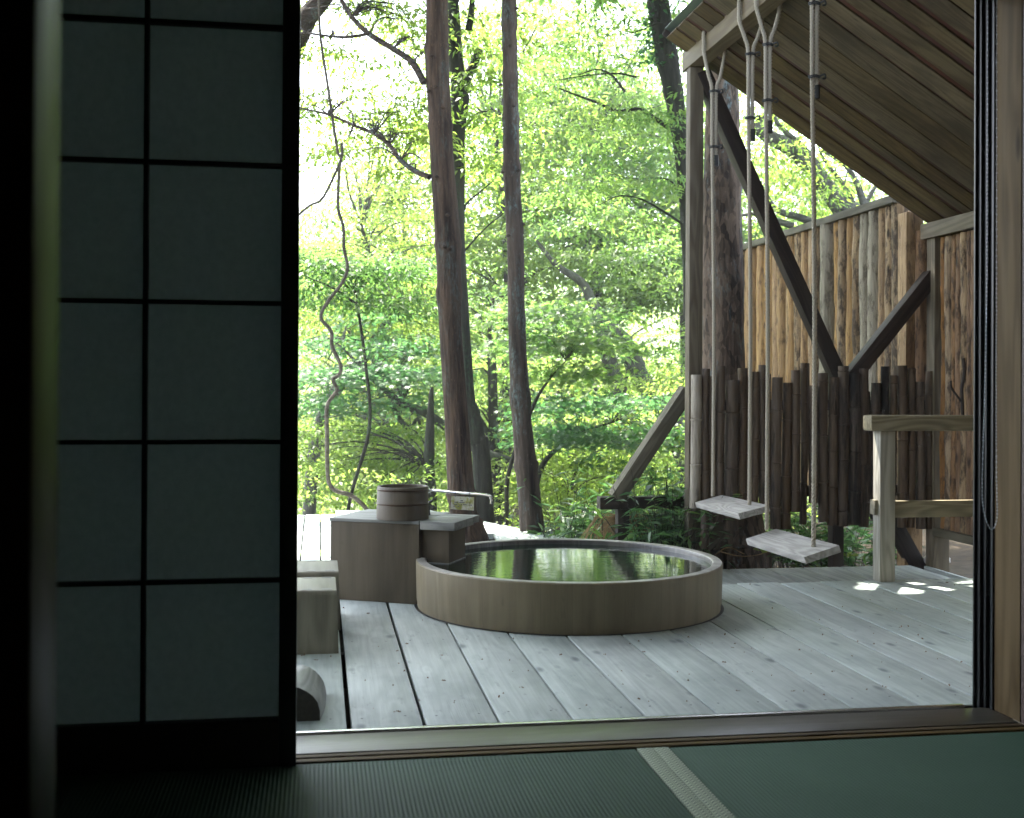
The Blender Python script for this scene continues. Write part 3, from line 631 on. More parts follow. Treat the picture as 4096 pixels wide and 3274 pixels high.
def swing(c, yaw, tilt, pitch, a, b, ropes, label):
    sw = thing('rope_swing', label, 'swing', c, 'rope swings')
    Mx = Matrix.Translation(c)@Matrix.Rotation(yaw, 4, 'Z')@Matrix.Rotation(pitch, 4, 'X')@Matrix.Rotation(-tilt, 4, 'Y')
    bm = bmesh.new(); bmesh.ops.create_cube(bm, size=1)
    for v in bm.verts: v.co = Vector((v.co.x*a, v.co.y*b, v.co.z*.032-.016))          # local x = long side for the grain
    bevelled(bm, .004); me = bpy.data.meshes.new('seat'); bm.to_mesh(me); bm.free(); sm(me)
    seat = link('seat', me, Mx@Matrix.Rotation(math.pi/2, 4, 'Z'), sw, 'seat')
    xc = 2.117; RR = .0107
    for (yb, zb, z1, z2, tail) in ropes:
        yt = yb+.012
        m = MB()
        zt = BZ1+.012; hw = (BX1-BX0)/2+.012; xm = (BX0+BX1)/2
        main = [(xc, yb, zb), (xc+.001, yb, (zb+z2)/2), (xc-.009, yt, z2), (xc-.012, yt, z1), (xc-.03, yt, z1+.08), (xm-hw, yt, BZ0-.004), (xm-hw-.001, yt, BZ0+.05), (xm-hw, yt, BZ1-.004), (xm-hw*.6, yt, zt), (xm+hw*.6, yt, zt), (xm+hw, yt, BZ1-.004), (xm+hw, yt, BZ0), (xc+.035, yt, z1+.08), (xc+.013, yt, z1), (xc+.012, yt, z2), (xc+.014, yt, z2-tail)]
        rope_mesh(m, bez(main, 6), RR); rp = m.build('rope', 'rope', sw, ang=60)
        m = MB(); m.tube([(xc+.014, yt, z2-tail+.004), (xc+.0145, yt, z2-tail-.055)], .0118, 10); m.build('tape_end', 'black', rp)
        for z_ in (z1, z2):
            m = MB()
            for dz in (-.004, .003): m.tube([(xc+math.cos(t)*.026, yt+math.sin(t)*.0145, z_+dz+.002*math.sin(3*t)) for t in np.linspace(0, 6.283, 18)], .0032, 6)
            m.tube(bez([(xc+.020, yt-.012, z_), (xc+.038, yt-.02, z_+.008), (xc+.046, yt-.01, z_-.006), (xc+.03, yt-.016, z_-.010)], 4), .0045, 6); m.build('lashing', 'twine', rp)
swing((2.112, 5.914, .386), -.069, .258, -.035, .85, .158, ((6.191, .400, 2.606, 2.303, .05), (5.637, .408, 2.657, 2.338, .06)), 'farther swing with bare plank seat hanging in front of the bamboo screen')
swing((2.117, 5.132, .290), -.045, .30, -.033, .792, .163, ((5.405, .312, 2.639, 2.37, .10), (4.861, .305, 2.664, 2.345, .04)), 'nearer and lower swing with bare plank seat beside the railing')

# ------------------------------------------------------------------ room
ZF = .03
fl = thing('tatami_mat', 'green ribbed tatami mat left of the pale patterned border', 'tatami mat', (-.3, 2, 0), 'tatami mats')
fr_ = thing('tatami_mat', 'green ribbed tatami mat right of the pale patterned border', 'tatami mat', (1.6, 2, 0), 'tatami mats')
s = NT('ribbed_tatami'); co = s.co(); sx = s.n('ShaderNodeSeparateXYZ'); s.put(sx.inputs[0], co)
rib = s.math('SINE', s.math('MULTIPLY', sx.outputs[1], 6.2832/.0105)); crs = s.math('SINE', s.math('MULTIPLY', sx.outputs[0], 6.2832/.011))
n1 = s.noise(s.vmath('MULTIPLY', co, (260, 60, 60)), 1, 3, .6); n2 = s.noise(co, 2.5, 4, .6)
hh = s.math('ADD', s.math('MULTIPLY', rib, .5), s.math('MULTIPLY', s.math('MULTIPLY', crs, rib), .18))
f = s.math('ADD', s.math('MULTIPLY', hh, .33), s.math('ADD', s.math('MULTIPLY', n1, .25), s.math('MULTIPLY', n2, .5)))
c = s.ramp(f, [(.0, (.012, .036, .023)), (.8, (.042, .084, .056))])
MT['tatami'] = s.done(s.bsdf(c, .7, s.bump(hh, .35, .003), spec=.15))
s = NT('patterned_tatami_border'); co = s.co(); sx = s.n('ShaderNodeSeparateXYZ'); s.put(sx.inputs[0], co)
zz_ = s.math('MULTIPLY', s.math('PINGPONG', s.math('ADD', sx.outputs[1], .5), .0085), 1.2)
st_ = s.math('SINE', s.math('MULTIPLY', s.math('ADD', sx.outputs[0], zz_), 6.2832/.0145))
c = s.ramp(s.math('ADD', s.math('MULTIPLY', st_, .5), .5), [(.35, (.035, .055, .042)), (.65, (.30, .34, .25))])
MT['heri'] = s.done(s.bsdf(c, .6, spec=.2))
box('mat', (-2.3, -2.2, -.02), (.838, 3.072, ZF), 'tatami', fl, .004, 'y'); box('mat', (.931, -2.2, -.02), (2.6, 3.072, ZF), 'tatami', fr_, .004, 'y')
box('border', (.841, -2.2, -.02), (.884, 3.072, ZF+.0015), 'heri', fl, .001, 'y'); box('border', (.885, -2.2, -.02), (.928, 3.072, ZF+.0015), 'heri', fr_, .001, 'y')

df = thing('sliding_door_frame', 'wooden sill and jamb of the wide sliding door opening', 'door frame', (1, 3.2, 0))
def sillbar(name, y0, y1, z1, mat, x0=-2.3, x1=2.004): return box(name, (x0, y0, -.03), (x1, y1, z1), mat, df, .0018, 'x')
sillbar('sill_board', 3.078, 3.102, ZF+.003, 'jamb'); sillbar('groove', 3.102, 3.121, ZF-.012, 'alud')
sillbar('sill_board', 3.121, 3.143, ZF+.001, 'jamb'); sillbar('groove', 3.143, 3.157, ZF-.012, 'alud')
sillbar('sill_board', 3.157, 3.318, ZF, 'sill')
sillbar('groove', 3.318, 3.334, ZF-.006, 'alud'); sillbar('metal_track', 3.334, 3.352, ZF+.004, 'alub', x1=1.94); sillbar('groove', 3.352, 3.362, ZF-.004, 'alud'); sillbar('metal_track', 3.362, 3.395, ZF-.012, 'alu')
ZH = 2.2
# right hand: jamb wood then the dark metal channels
JX = 2.005
for ya, yb, xo, mt_ in ((3.285, 3.297, -.006, 'alu'), (3.297, 3.308, -.001, 'alud'), (3.308, 3.316, -.014, 'alu'), (3.316, 3.328, -.010, 'alud'), (3.328, 3.336, -.022, 'alu'), (3.336, 3.346, -.020, 'alud'), (3.346, 3.353, -.030, 'alu')):
    box('door_channel', (JX+xo, ya, ZF-.03), (2.1, yb, ZH), mt_, df, .0008, 'z')
box('jamb', (JX, 3.152, ZF), (JX+.12, 3.2848, ZH), 'jamb', df, .003, 'z')
box('casing', (JX+.002, 3.080, ZF), (JX+.03, 3.150, ZH), 'reddark', df, .002, 'z')
box('head', (-1.2, 3.1, ZH), (JX+.12, 3.38, ZH+.12), 'jamb', df, .003, 'x')

# cord of beads
cd = thing('blind_cord', 'looped beaded blind cord hanging against the wooden jamb', 'cord', (1.9, 3.05, .65))
Yc = 3.02
path = [at(3951, -40, y=Yc), at(3951, 600, y=Yc), at(3949, 1100, y=Yc), at(3938, 1600, y=Yc), at(3929, 1950, y=Yc), at(3937, 2050, y=Yc), at(3952, 2100, y=Yc), at(3967, 2119, y=Yc), at(3982, 2100, y=Yc), at(3989, 2050, y=Yc), at(3986, 1900, y=Yc), at(3985, 1500, y=Yc), at(3986, 1000, y=Yc), at(3987, -40, y=Yc)]
pp = bez(path, 30); m = MB(); acc = 0; last = pp[0]
m.tube(pp[::3]+[pp[-1]], .0007, 5)
for p in pp:
    acc += (p-last).length; last = p
    if acc >= .0088:
        acc = 0; i0 = len(m.v); rb = .0021
        for a_, z_ in ((0, 1), (1, .4), (1, -.4), (0, -1)):
            for j in range(6): t = j*1.0472; m.v.append((p.x+rb*a_*math.cos(t), p.y+rb*a_*math.sin(t), p.z+rb*z_*1.3))
        for k in range(3):
            for j in range(6): m.f.append((i0+k*6+j, i0+k*6+(j+1) % 6, i0+(k+1)*6+(j+1) % 6, i0+(k+1)*6+j))
m.build('bead_chain', 'bead', cd)

# shoji
sj = thing('shoji_screen', 'dark sliding shoji screen with large paper squares on black lattice', 'shoji', (-.5, 3.08, ZF))
XR = -.053; XL = -1.02; Y0, Y1 = 3.06, 3.09
s = NT('washi_paper'); fib = s.noise(s.vmath('MULTIPLY', s.co(), (40, 40, 12)), 1, 5, .7); c = s.ramp(fib, [(.3, (.42, .50, .49)), (.7, (.52, .60, .585))])
d = s.bsdf(c, .8, spec=.2); t = s.n('ShaderNodeBsdfTranslucent'); s.put(t.inputs[0], c); mx = s.n('ShaderNodeMixShader'); mx.inputs[0].default_value = .15
s.t.links.new(d, mx.inputs[1]); s.t.links.new(t.outputs[0], mx.inputs[2]); MT['washi'] = s.done(mx.outputs[0])
box('stile', (XR-.044, Y0-.004, ZF), (XR, Y1+.004, 2.16), 'lattice', sj, .003, 'z'); box('stile', (XL, Y0-.004, ZF), (XL+.044, Y1+.004, 2.16), 'lattice', sj, .003, 'z')
box('bottom_rail', (XL+.044, Y0-.002, ZF), (XR-.044, Y1+.002, .150), 'lattice', sj, .003, 'x'); box('top_rail', (XL+.044, Y0-.002, 2.1), (XR-.044, Y1+.002, 2.16), 'lattice', sj, .003, 'x')
for zc in (.500, .851, 1.203, 1.553, 1.905): box('lattice_bar', (XL+.044, Y0+.002, zc-.0055), (XR-.044, Y1-.002, zc+.0055), 'lattice', sj, .001, 'x')
for xc in (-.4305, -.747): box('lattice_bar', (xc-.0055, Y0+.001, .150), (xc+.0055, Y1-.001, 2.1), 'lattice', sj, .001, 'z')
box('paper', (XL+.044, Y1-.001, .150), (XR-.044, Y1-.0005, 2.1), 'washi', sj, 0, 'z')

# near door post, out of focus at the left
np_ = thing('near_door_post', 'blurred dark varnished post close to the camera on the left', 'post', (-.35, 1.15, 0))
xf = at(238, 1500, y=1.21).x
box('post', (-.47, 1.10, ZF), (xf, 1.21, 2.4), 'nearjamb', np_, .004, 'z')

def struct(name, o): o['kind'] = 'structure'; return o
struct('w', box('room_wall', (-2.4, 3.08, -.1), (-1.0, 3.4, 2.45), 'wall', None, 0, 'x'))
struct('w', box('room_wall', (JX+.121, 3.05, -.1), (4.6, 3.395, 2.9), 'wall', None, 0, 'x'))
struct('w', box('room_wall', (-1.0, 3.1, ZH+.121), (JX+.12, 3.38, 2.9), 'wall', None, 0, 'x'))
struct('w', box('room_wall', (-2.5, -2.3, -.1), (-2.4, 3.4, 2.5), 'wall', None, 0, 'y'))
struct('w', box('room_wall', (2.62, -2.3, -.1), (2.72, 3.049, 2.5), 'wall', None, 0, 'y'))
struct('w', box('room_wall', (-2.4, -2.3, -.1), (2.62, -2.2, 2.5), 'wall', None, 0, 'x'))
struct('w', box('ceiling', (-2.5, -2.3, 2.5), (2.72, 3.08, 2.6), 'ceil', None, 0, 'x'))
rfh = box('unseen_house_roof', (-4.5, -3, 2.95), (5, 4.0, 3.05), 'eave', None, 0, 'x'); rfh['kind'] = 'structure'  # unseen roof, its overhang sized to keep sun off the room floor
for nm, a, b in (('bounce_siding', (-4.4, 3.402, -.1), (-1.0, 3.42, 2.94)), ('bounce_siding', (2.14, 3.402, -.1), (4.6, 3.42, 2.94)), ('bounce_siding', (-.999, 3.402, ZH+.13), (2.139, 3.42, 2.94))):  # pale skin added on the unseen outer walls to bounce light at the tub
    box(nm, a, b, 'siding', None, 0, 'x')['kind'] = 'structure'
def tubemesh(m, pts, r0, r1, n=7, noise=.0, seed=0, sub=4):
    p = bez(pts, sub); k = len(p); m.tube(p, [r0+(r1-r0)*i/(k-1) for i in range(k)], n, noise=noise, seed=seed)
def trunk(name, spec, mat, parent, sub=10, n=18, noise=.05, knots=6, seed=0):
    """spec: list of (point, radius)"""
    p = bez([a for a, _ in spec], sub); rs = []
    for i in range(len(spec)-1):
        for k in range(sub): rs.append(spec[i][1]+(spec[i+1][1]-spec[i][1])*k/sub)
    rs.append(spec[-1][1]); rr = random.Random(seed); kn = [(rr.uniform(0, len(p)), rr.uniform(.06, .14)) for _ in range(knots)]
    rs = [r*(1+sum(a*math.exp(-((i-c)/.7)**2) for c, a in kn)) for i, r in enumerate(rs)]
    m = MB(); m.tube(p, rs, n, noise=noise, seed=seed); return m.build(name, mat, parent, frame(p[0], p[-1], (0, 1, 0)), ang=70)
def knob(m, p, r):
    i = len(m.v); n = 8
    for k, (a, z) in enumerate(((.2, -1), (.8, -.6), (1, 0), (.75, .6), (.2, 1))):
        for j in range(n): t = j*6.2832/n; m.v.append((p.x+r*a*math.cos(t)*random.uniform(.8, 1.1), p.y+r*a*math.sin(t), p.z+r*z*.7))
    for k in range(4):
        for j in range(n): m.f.append((i+k*n+j, i+k*n+(j+1) % n, i+(k+1)*n+(j+1) % n, i+(k+1)*n+j))
def leafmesh(name, C, D, N, L, Wd, tint, mat, parent, fold=.18, star=False):
    """one small folded leaf per row: C base, D direction, N normal"""
    C = np.asarray(C, float); D = D/np.linalg.norm(D, axis=1)[:, None]; S_ = np.cross(N, D); S_ /= np.linalg.norm(S_, axis=1)[:, None]+1e-9
    N = np.cross(D, S_); L = np.asarray(L)[:, None]; Wd = np.asarray(Wd)[:, None]; n = len(C)
    if star:
        out = []
        for ang, ln in ((-1.15, .72), (-.55, .92), (0, 1.0), (.55, .92), (1.15, .72)):
            d = D*math.cos(ang)+S_*math.sin(ang); s_ = -D*math.sin(ang)+S_*math.cos(ang)
            out += [C, C+d*L*ln*.42+s_*L*.11-N*L*.02, C+d*L*ln-N*L*.10, C+d*L*ln*.42-s_*L*.11-N*L*.02]
        V = np.stack(out, 1).reshape(-1, 3); q = n*5
    else:
        V = np.stack([C, C+D*L*.42+S_*Wd/2+N*Wd*fold, C+D*L-N*L*.12, C+D*L*.42-S_*Wd/2+N*Wd*fold], 1).reshape(-1, 3); q = n
    c0 = V.mean(0); V = (V-c0).astype(np.float32)
    me = bpy.data.meshes.new(name); me.vertices.add(q*4); me.vertices.foreach_set('co', V.ravel())
    me.loops.add(q*4); me.loops.foreach_set('vertex_index', np.arange(q*4, dtype=np.int32))
    me.polygons.add(q); me.polygons.foreach_set('loop_start', np.arange(0, q*4, 4, dtype=np.int32)); me.polygons.foreach_set('loop_total', np.full(q, 4, dtype=np.int32))
    at_ = me.attributes.new('tint', 'FLOAT', 'FACE'); at_.data.foreach_set('value', np.repeat(np.clip(tint, 0, 1), 5 if star else 1).astype(np.float32))
    me.update(calc_edges=True)
    return link(name, me, Matrix.Translation(Vector(c0.tolist())), parent, mat)
def sprays(blobs, leaf=.06, dens=46, srad=.34, tiers=.28, tint=.5, rng=RNG):
    """layered fans of leaves filling flattened ellipsoids; blobs: (centre, rx, rz, number of fans)"""
    C, D, N, T, hubs = [], [], [], [], []
    for c, rx, rz, ns in blobs:
        for _ in range(ns):
            v = rng.normal(size=3); v /= np.linalg.norm(v); v *= rng.uniform(.25, 1)**.5
            h = np.array(c)+v*np.array([rx, rx, rz]); h[2] = round(h[2]/tiers)*tiers+rng.normal(0, tiers*.16)
            hubs.append(h); R_ = srad*rng.uniform(.6, 1.25); n = int(dens*rng.uniform(.6, 1.3)*(R_/srad)**2)
            az = rng.uniform(0, 6.28); out = np.array([v[0], v[1], 0]); out = out/(np.linalg.norm(out)+1e-6)
            nr = np.array([rng.normal(0, .18), rng.normal(0, .18), 1])+out*.18
            th = rng.uniform(0, 6.28, n); r = R_*np.sqrt(rng.uniform(0, 1, n)); el = 1.35
            px = r*np.cos(th); py = r*np.sin(th)/el
            a, b = math.cos(az), math.sin(az); X = px*a-py*b; Y = px*b+py*a
            Z = -.30*r**2/R_-nr[0]*X*.8-nr[1]*Y*.8+rng.normal(0, .018, n)
            C.append(h+np.stack([X, Y, Z], 1)); d = np.stack([X, Y, -.35*np.abs(r)+0*X], 1)/(R_)+rng.normal(0, .32, (n, 3)); D.append(d)
            N.append(nr+rng.normal(0, .24, (n, 3))); T.append(np.clip(tint+rng.normal(0, .27)+rng.normal(0, .10, n), 0, 1))
    return np.concatenate(C), np.concatenate(D), np.concatenate(N), np.concatenate(T), hubs
def crown(parent, blobs, leaf, mat, tint=.5, dens=46, srad=.34, star=False, name='crown', wr=.42, tiers=.28):
    C, D, N, T, hubs = sprays(blobs, leaf, dens, srad, tiers, tint)
    L = leaf*RNG.uniform(.65, 1.25, len(C)); leafmesh(name, C, D, N, L, L*wr, T, mat, parent, star=star); return hubs
def limbs(parent, frm, hubs, mat, r=.02, every=3, name='limbs', seed=0, sag=.12):
    rr = random.Random(seed); m = MB()
    for h in hubs[::every]:
        h = Vector([float(q) for q in h]); a = Vector(min(frm, key=lambda q: (Vector(q)-h).length+abs(Vector(q).z+.3-h.z)*.6)); mid = a.lerp(h, .5)+Vector((rr.uniform(-.1, .1), rr.uniform(-.1, .1), sag*(h-a).length))
        tubemesh(m, [a, a.lerp(mid, .5)+Vector((rr.uniform(-.05, .05), 0, .05)), mid, mid.lerp(h, .5)+Vector((rr.uniform(-.06, .06), rr.uniform(-.06, .06), 0)), h], r*rr.uniform(.6, 1.1), r*.16, 5, seed=rr.random())
    if m.v: m.build(name, mat, parent, ang=80)
def zB(x, y): return (1150+x/1.3256, y/1.3256)
def zC(x, y): return (1150+x/1.3475, 1200+y/1.3475)
def P2(x, y, Y): return at(*zB(x, y), y=Y)
def P5(x, y, Y): return at(*zC(x, y), y=Y)

# ---- T1: nearer brown trunk growing through the deck
Y1 = 7.58
t1 = thing('conifer_tree', 'nearest brown ridged trunk rising through the deck behind the cabinet', 'tree', (.93, Y1, -.4))
sp = []
for (xl, xr, y, f) in ((735, 850, 0, zB), (728, 855, 300, zB), (748, 870, 640, zB), (760, 885, 900, zB), (785, 918, 1300, zB), (803, 920, 1720, zB), (845, 972, 600, zC), (862, 1005, 1000, zC), (873, 1022, 1150, zC)):
    a, b = at(*f(xl, y), y=Y1), at(*f(xr, y), y=Y1); sp.append(((a+b)/2, (b-a).length/2))
top = sp[0]; sp = sp[::-1]; b0 = sp[0][0]
sp = [((b0.x+.03, Y1, -.35), .155), ((b0.x+.025, Y1, -.02), .14)]+sp+[((top[0].x-.05, Y1+.02, 5.2), .085), ((top[0].x-.1, Y1, 9.5), .05)]
trunk('trunk', sp, 'bark1', t1, seed=1, knots=16, n=28, noise=.035)
m = MB()
for x, y in ((765, 300), (785, 462), (750, 485), (825, 570), (790, 940), (850, 1140), (830, 1310), (860, 1320)): knob(m, P2(x, y, Y1-.085), .017)
m.build('bark_knob', 'bark1', t1, ang=80)
br = {'a': [(725, 440), (660, 330), (560, 260), (430, 180), (340, 90), (285, 0), (240, -60)], 'b': [(430, 180), (340, 195), (250, 196), (90, 175), (20, 170)], 'c': [(755, 940), (680, 910), (600, 850), (540, 770), (460, 710), (350, 665), (220, 610), (70, 575), (10, 560)],
      'd': [(600, 850), (640, 815), (690, 830), (730, 870)]}
for k, (r0, r1) in {'a': (.024, .012), 'b': (.012, .006), 'c': (.019, .005), 'd': (.006, .003)}.items():
    m = MB(); tubemesh(m, [P2(x, y, Y1+(725-x)*.0012) for x, y in br[k]], r0, r1, 8, .08, 3); m.build('branch', 'bark2', t1, ang=80)
def sprigs(parent, pts, mat, leaf=.06, n=14, srad=.2, tint=.5, Y=8, drop=.1, star=False, twigm='bark2', name='sprig'):
    """leafy twigs at given picture positions"""
    bl = [((P2(x, y, Y+random.uniform(-.35, .35))), srad*.5, .05, k) for x, y, k in pts]
    C, D, N, T, hubs = sprays([(tuple(c), a, b, k) for c, a, b, k in bl], leaf, n, srad, .12, tint)
    L = leaf*RNG.uniform(.65, 1.2, len(C)); leafmesh(name, C, D, N, L, L*.42, T, mat, parent, star=star)
    return hubs
hb = sprigs(t1, [(100, 250, 4), (180, 290, 4), (250, 250, 4), (330, 290, 3), (120, 40, 3), (390, 60, 6), (470, 30, 6), (520, 110, 6), (600, 150, 6), (640, 220, 5), (520, 360, 3), (600, 400, 4), (690, 200, 5), (660, 60, 5), (580, 60, 5), (340, 330, 2),
                (100, 480, 3), (200, 500, 4), (330, 470, 5), (420, 540, 4), (130, 560, 4), (480, 590, 3), (90, 620, 3), (250, 640, 4), (330, 690, 4), (420, 720, 4), (180, 800, 4), (240, 780, 4), (300, 760, 4), (160, 850, 3), (540, 640, 6), (600, 700, 6), (660, 640, 6), (640, 560, 6), (700, 720, 6), (470, 800, 4), (560, 880, 4)], 'leaf_y', .055, 38, .24, .6, 8.7)
limbs(t1, [P2(x, y, Y1+.3) for x, y in br['a'][1:5]+br['b']+br['c'][1:]], hb, 'bark2', .006, 2, 'twigs', 4, .03)

# ---- T2: second slim trunk
Y2 = 7.98
t2 = thing('conifer_tree', 'second slimmer grey-brown trunk with blue-green lichen at the deck edge', 'tree', (1.45, Y2, -.5))
sp = []
for (xl, xr, y, f) in ((1137, 1212, 0, zB), (1142, 1218, 300, zB), (1142, 1225, 600, zB), (1145, 1232, 900, zB), (1165, 1253, 1300, zB), (1170, 1260, 1700, zB), (1208, 1310, 600, zC), (1240, 1355, 1000, zC), (1253, 1385, 1250, zC)):
    a, b = at(*f(xl, y), y=Y2), at(*f(xr, y), y=Y2); sp.append(((a+b)/2, (b-a).length/2))
top = sp[0]; sp = sp[::-1]; b0 = sp[0]
sp = [((b0[0].x+.05, Y2, -.6), .14)]+sp+[((top[0].x-.02, Y2, 5.5), .06), ((top[0].x-.1, Y2, 9.5), .04)]
trunk('trunk', sp, 'bark2', t2, seed=5, knots=22, n=26, noise=.06)
m = MB()
for x, y in ((1180, 240), (1130, 450), (1215, 45), (1140, 915), (1225, 905), (1170, 1250), (1250, 1190), (1200, 560)): knob(m, P2(x, y, Y2-.07), .016)
m.build('bark_knob', 'bark2', t2, ang=80)

# ---- trunk behind the post
Y3 = 7.25
t3 = thing('conifer_tree', 'thick rough flaking trunk right behind the shelter post', 'tree', (2.55, Y3, -.4))
sp = []
for (xl, xr, y) in ((2836, 2935, 180), (2832, 2948, 330), (2822, 2956, 600), (2812, 2966, 1000), (2808, 2975, 1450), (2815, 2990, 1800), (2800, 3040, 2080), (2795, 3075, 2230)):
    a, b = at(xl, y, y=Y3), at(xr, y, y=Y3); sp.append(((a+b)/2, (b-a).length/2))
sp = sp[::-1]; sp = [((sp[0][0].x, Y3, -.5), sp[0][1]*1.1)]+sp+[((sp[-1][0].x-.03, Y3, 5), .07), ((sp[-1][0].x-.05, Y3, 9), .05)]
trunk('trunk', sp, 'bark3', t3, seed=9, knots=8, n=32, noise=.05)

# ---- dark mossy tree at the top right, crooked
Y4 = 10.5
t4 = thing('broadleaf_tree', 'dark leaning ivy-green trunk left of the shelter roof', 'tree', (3.2, Y4, -1.5))
sp = []
for (xl, xr, y) in ((1890, 2000, -160), (1905, 2015, 0), (1955, 2065, 300), (1995, 2095, 480), (2035, 2118, 700), (2068, 2130, 950), (2090, 2160, 1250), (2100, 2175, 1700)):
    a, b = P2(xl, y, Y4), P2(xr, y, Y4); sp.append(((a+b)/2, (b-a).length/2))
trunk('trunk', sp[::-1], 'bark4', t4, seed=12, knots=8, n=20, noise=.09)
m = MB()
for pts, r in (([(2050, 700), (1950, 630), (1860, 580), (1750, 590), (1640, 545), (1530, 505), (1440, 470)], .022), ([(1790, 490), (1720, 400), (1640, 370), (1540, 400)], .012), ([(2070, 1010), (2030, 960), (1960, 945), (1840, 950), (1700, 920)], .010), ([(2095, 1190), (1990, 1120), (1880, 1060), (1760, 1040), (1650, 1090)], .012), ([(2110, 100), (1950, 130), (1830, 175), (1640, 185)], .008), ([(1850, 410), (1740, 390), (1560, 405), (1420, 430)], .010)):
    tubemesh(m, [P2(x, y, Y4-.2) for x, y in pts], r, r*.3, 7, .1, 2)
m.build('limbs', 'bark4', t4, ang=80)
crown(t4, [(tuple(P2(1920, 60, Y4)), .7, .4, 16), (tuple(P2(1750, 230, Y4+.6)), .8, .35, 22), (tuple(P2(1600, 700, Y4)), .8, .25, 26), (tuple(P2(1900, 850, Y4)), .9, .35, 34), (tuple(P2(1480, 330, Y4+.5)), .6, .3, 12), (tuple(P2(2080, 560, Y4-.4)), .3, .2, 6), (tuple(P2(1700, 1050, Y4)), .9, .3, 28)], .062, 'leaf_g', .62, 40, .3)
C, D, N, T, _ = sprays([(tuple(P2(1965, 60+q*60, Y4-.05)), .13, .12, 5) for q in range(5)], .05, 16, .10, .05, .2); L = .05*RNG.uniform(.7, 1.2, len(C)); leafmesh('ivy', C, D, N, L, L*.8, T, 'leaf_b', t4)

# ---- forked thin tree just behind T1
Y5 = 9.3
t5 = thing('broadleaf_tree', 'thin forked dark tree directly behind the nearest brown trunk', 'tree', (1.2, Y5, -1))
trunk('trunk', [((P5(1075, 1000, Y5).x, Y5, -.9), .10), (P5(1045, 850, Y5), .072), (P5(1022, 750, Y5), .070), (P5(990, 600, Y5), .062), (P5(965, 480, Y5), .06), (P2(905, 1300, Y5), .055), (P2(900, 900, Y5), .06), (P2(893, 700, Y5), .075), (P2(915, 500, Y5), .07), (P2(893, 330, Y5), .06), (P2(872, 0, Y5), .05), (P2(860, -200, Y5), .04)], 'bark4', t5, seed=15, n=16, noise=.07, knots=8)
m = MB(); tubemesh(m, [P2(905, 560, Y5), P2(940, 440, Y5), P2(985, 350, Y5), P2(1018, 265, Y5)], .045, .03, 8, .08); m.build('limb', 'bark4', t5, ang=80)
m = MB(); tubemesh(m, [P2(960, 160, Y5), P2(975, 60, Y5), P2(985, -80, Y5)], .03, .02, 7, .08); m.build('limb', 'bark4', t5, ang=80)
m = MB(); tubemesh(m, [P2(880, 60, Y5), P2(900, 10, Y5), P2(930, -60, Y5)], .02, .012, 7); m.build('limb', 'bark4', t5, ang=80)
m = MB(); tubemesh(m, [P2(920, 500, Y5), P2(960, 490, Y5), P2(975, 480, Y5)], .01, .006, 6); m.build('limb', 'bark4', t5, ang=80)
m = MB(); tubemesh(m, [P2(905, 690, Y5), P2(950, 665, Y5), P2(1010, 600, Y5), P2(1080, 590, Y5)], .012, .006, 6); m.build('limb', 'bark4', t5, ang=80)
m = MB(); tubemesh(m, [P2(925, 1150, Y5), P2(950, 1080, Y5), P2(1020, 1020, Y5), P2(1090, 960, Y5)], .012, .005, 6); m.build('limb', 'bark4', t5, ang=80)
m = MB(); tubemesh(m, [P2(940, 1330, Y5), P2(1050, 1210, Y5), P2(1150, 1130, Y5)], .010, .004, 6); m.build('limb', 'bark4', t5, ang=80)

crown(t5, [(tuple(P2(920, 130, Y5-.3)), .35, .25, 10), (tuple(P2(1000, 420, Y5-.2)), .4, .25, 14), (tuple(P2(1020, 640, Y5)), .5, .25, 18), (tuple(P2(1080, 150, Y5)), .35, .3, 10), (tuple(P2(980, 750, Y5)), .4, .2, 12), (tuple(P2(1060, 900, Y5+.4)), .5, .3, 14)], .062, 'leaf_y', .35, 34, .26)

# ---- leaning grey trunk on the right and limbs above the fence
Y7 = 13.5
t7 = thing('broadleaf_tree', 'leaning pale grey trunk slanting down to the right behind the outer brace', 'tree', (5.6, Y7, -4))
trunk('trunk', [(P5(2230, 1100, Y7), .16), (P5(2130, 800, Y7), .14), (P5(2080, 670, Y7), .13), (P5(1960, 500, Y7), .12), (P5(1900, 420, Y7), .11), (P5(1860, 310, Y7), .10), (P5(1810, 215, Y7), .09), (P5(1735, 140, Y7), .07), (P5(1650, 30, Y7), .06), (P2(1560, 1500, Y7), .05), (P2(1420, 1400, Y7), .03), (P2(1300, 1250, Y7), .015)], 'bark5', t7, seed=20, n=18, noise=.08, knots=10)
m = MB()
for pts, r in (([(1830, 260), (1800, 280), (1835, 380), (1820, 440), (1815, 520), (1825, 600)], .035), ([(1690, 185), (1735, 140), (1700, 150), (1640, 190)], .02), ([(1980, 520), (2040, 545), (2100, 600)], .05), ([(1600, 380), (1640, 440), (1665, 490)], .05)):
    tubemesh(m, [P5(x, y, Y7) for x, y in pts], r, r*.4, 7, .1)
m.build('limbs', 'bark5', t7, ang=80)
crown(t7, [(tuple(P2(1700, 1250, Y7)), 1.2, .4, 42), (tuple(P2(1950, 1400, Y7)), 1.0, .4, 36), (tuple(P5(1480, 260, Y7-.5)), .9, .3, 30), (tuple(P5(2000, 330, Y7-.4)), .6, .4, 16), (tuple(P2(1500, 1150, Y7)), .9, .35, 26)], .075, 'leaf_g', .7, 36, .36)
Y8 = 12.5
t8 = thing('broadleaf_tree', 'grey limbed tree leaning left above the log fence', 'tree', (6.9, Y8, -.5))
def P3(x, y, Y=Y8): return at(2600+x/1.4358, y/1.4358, y=Y)
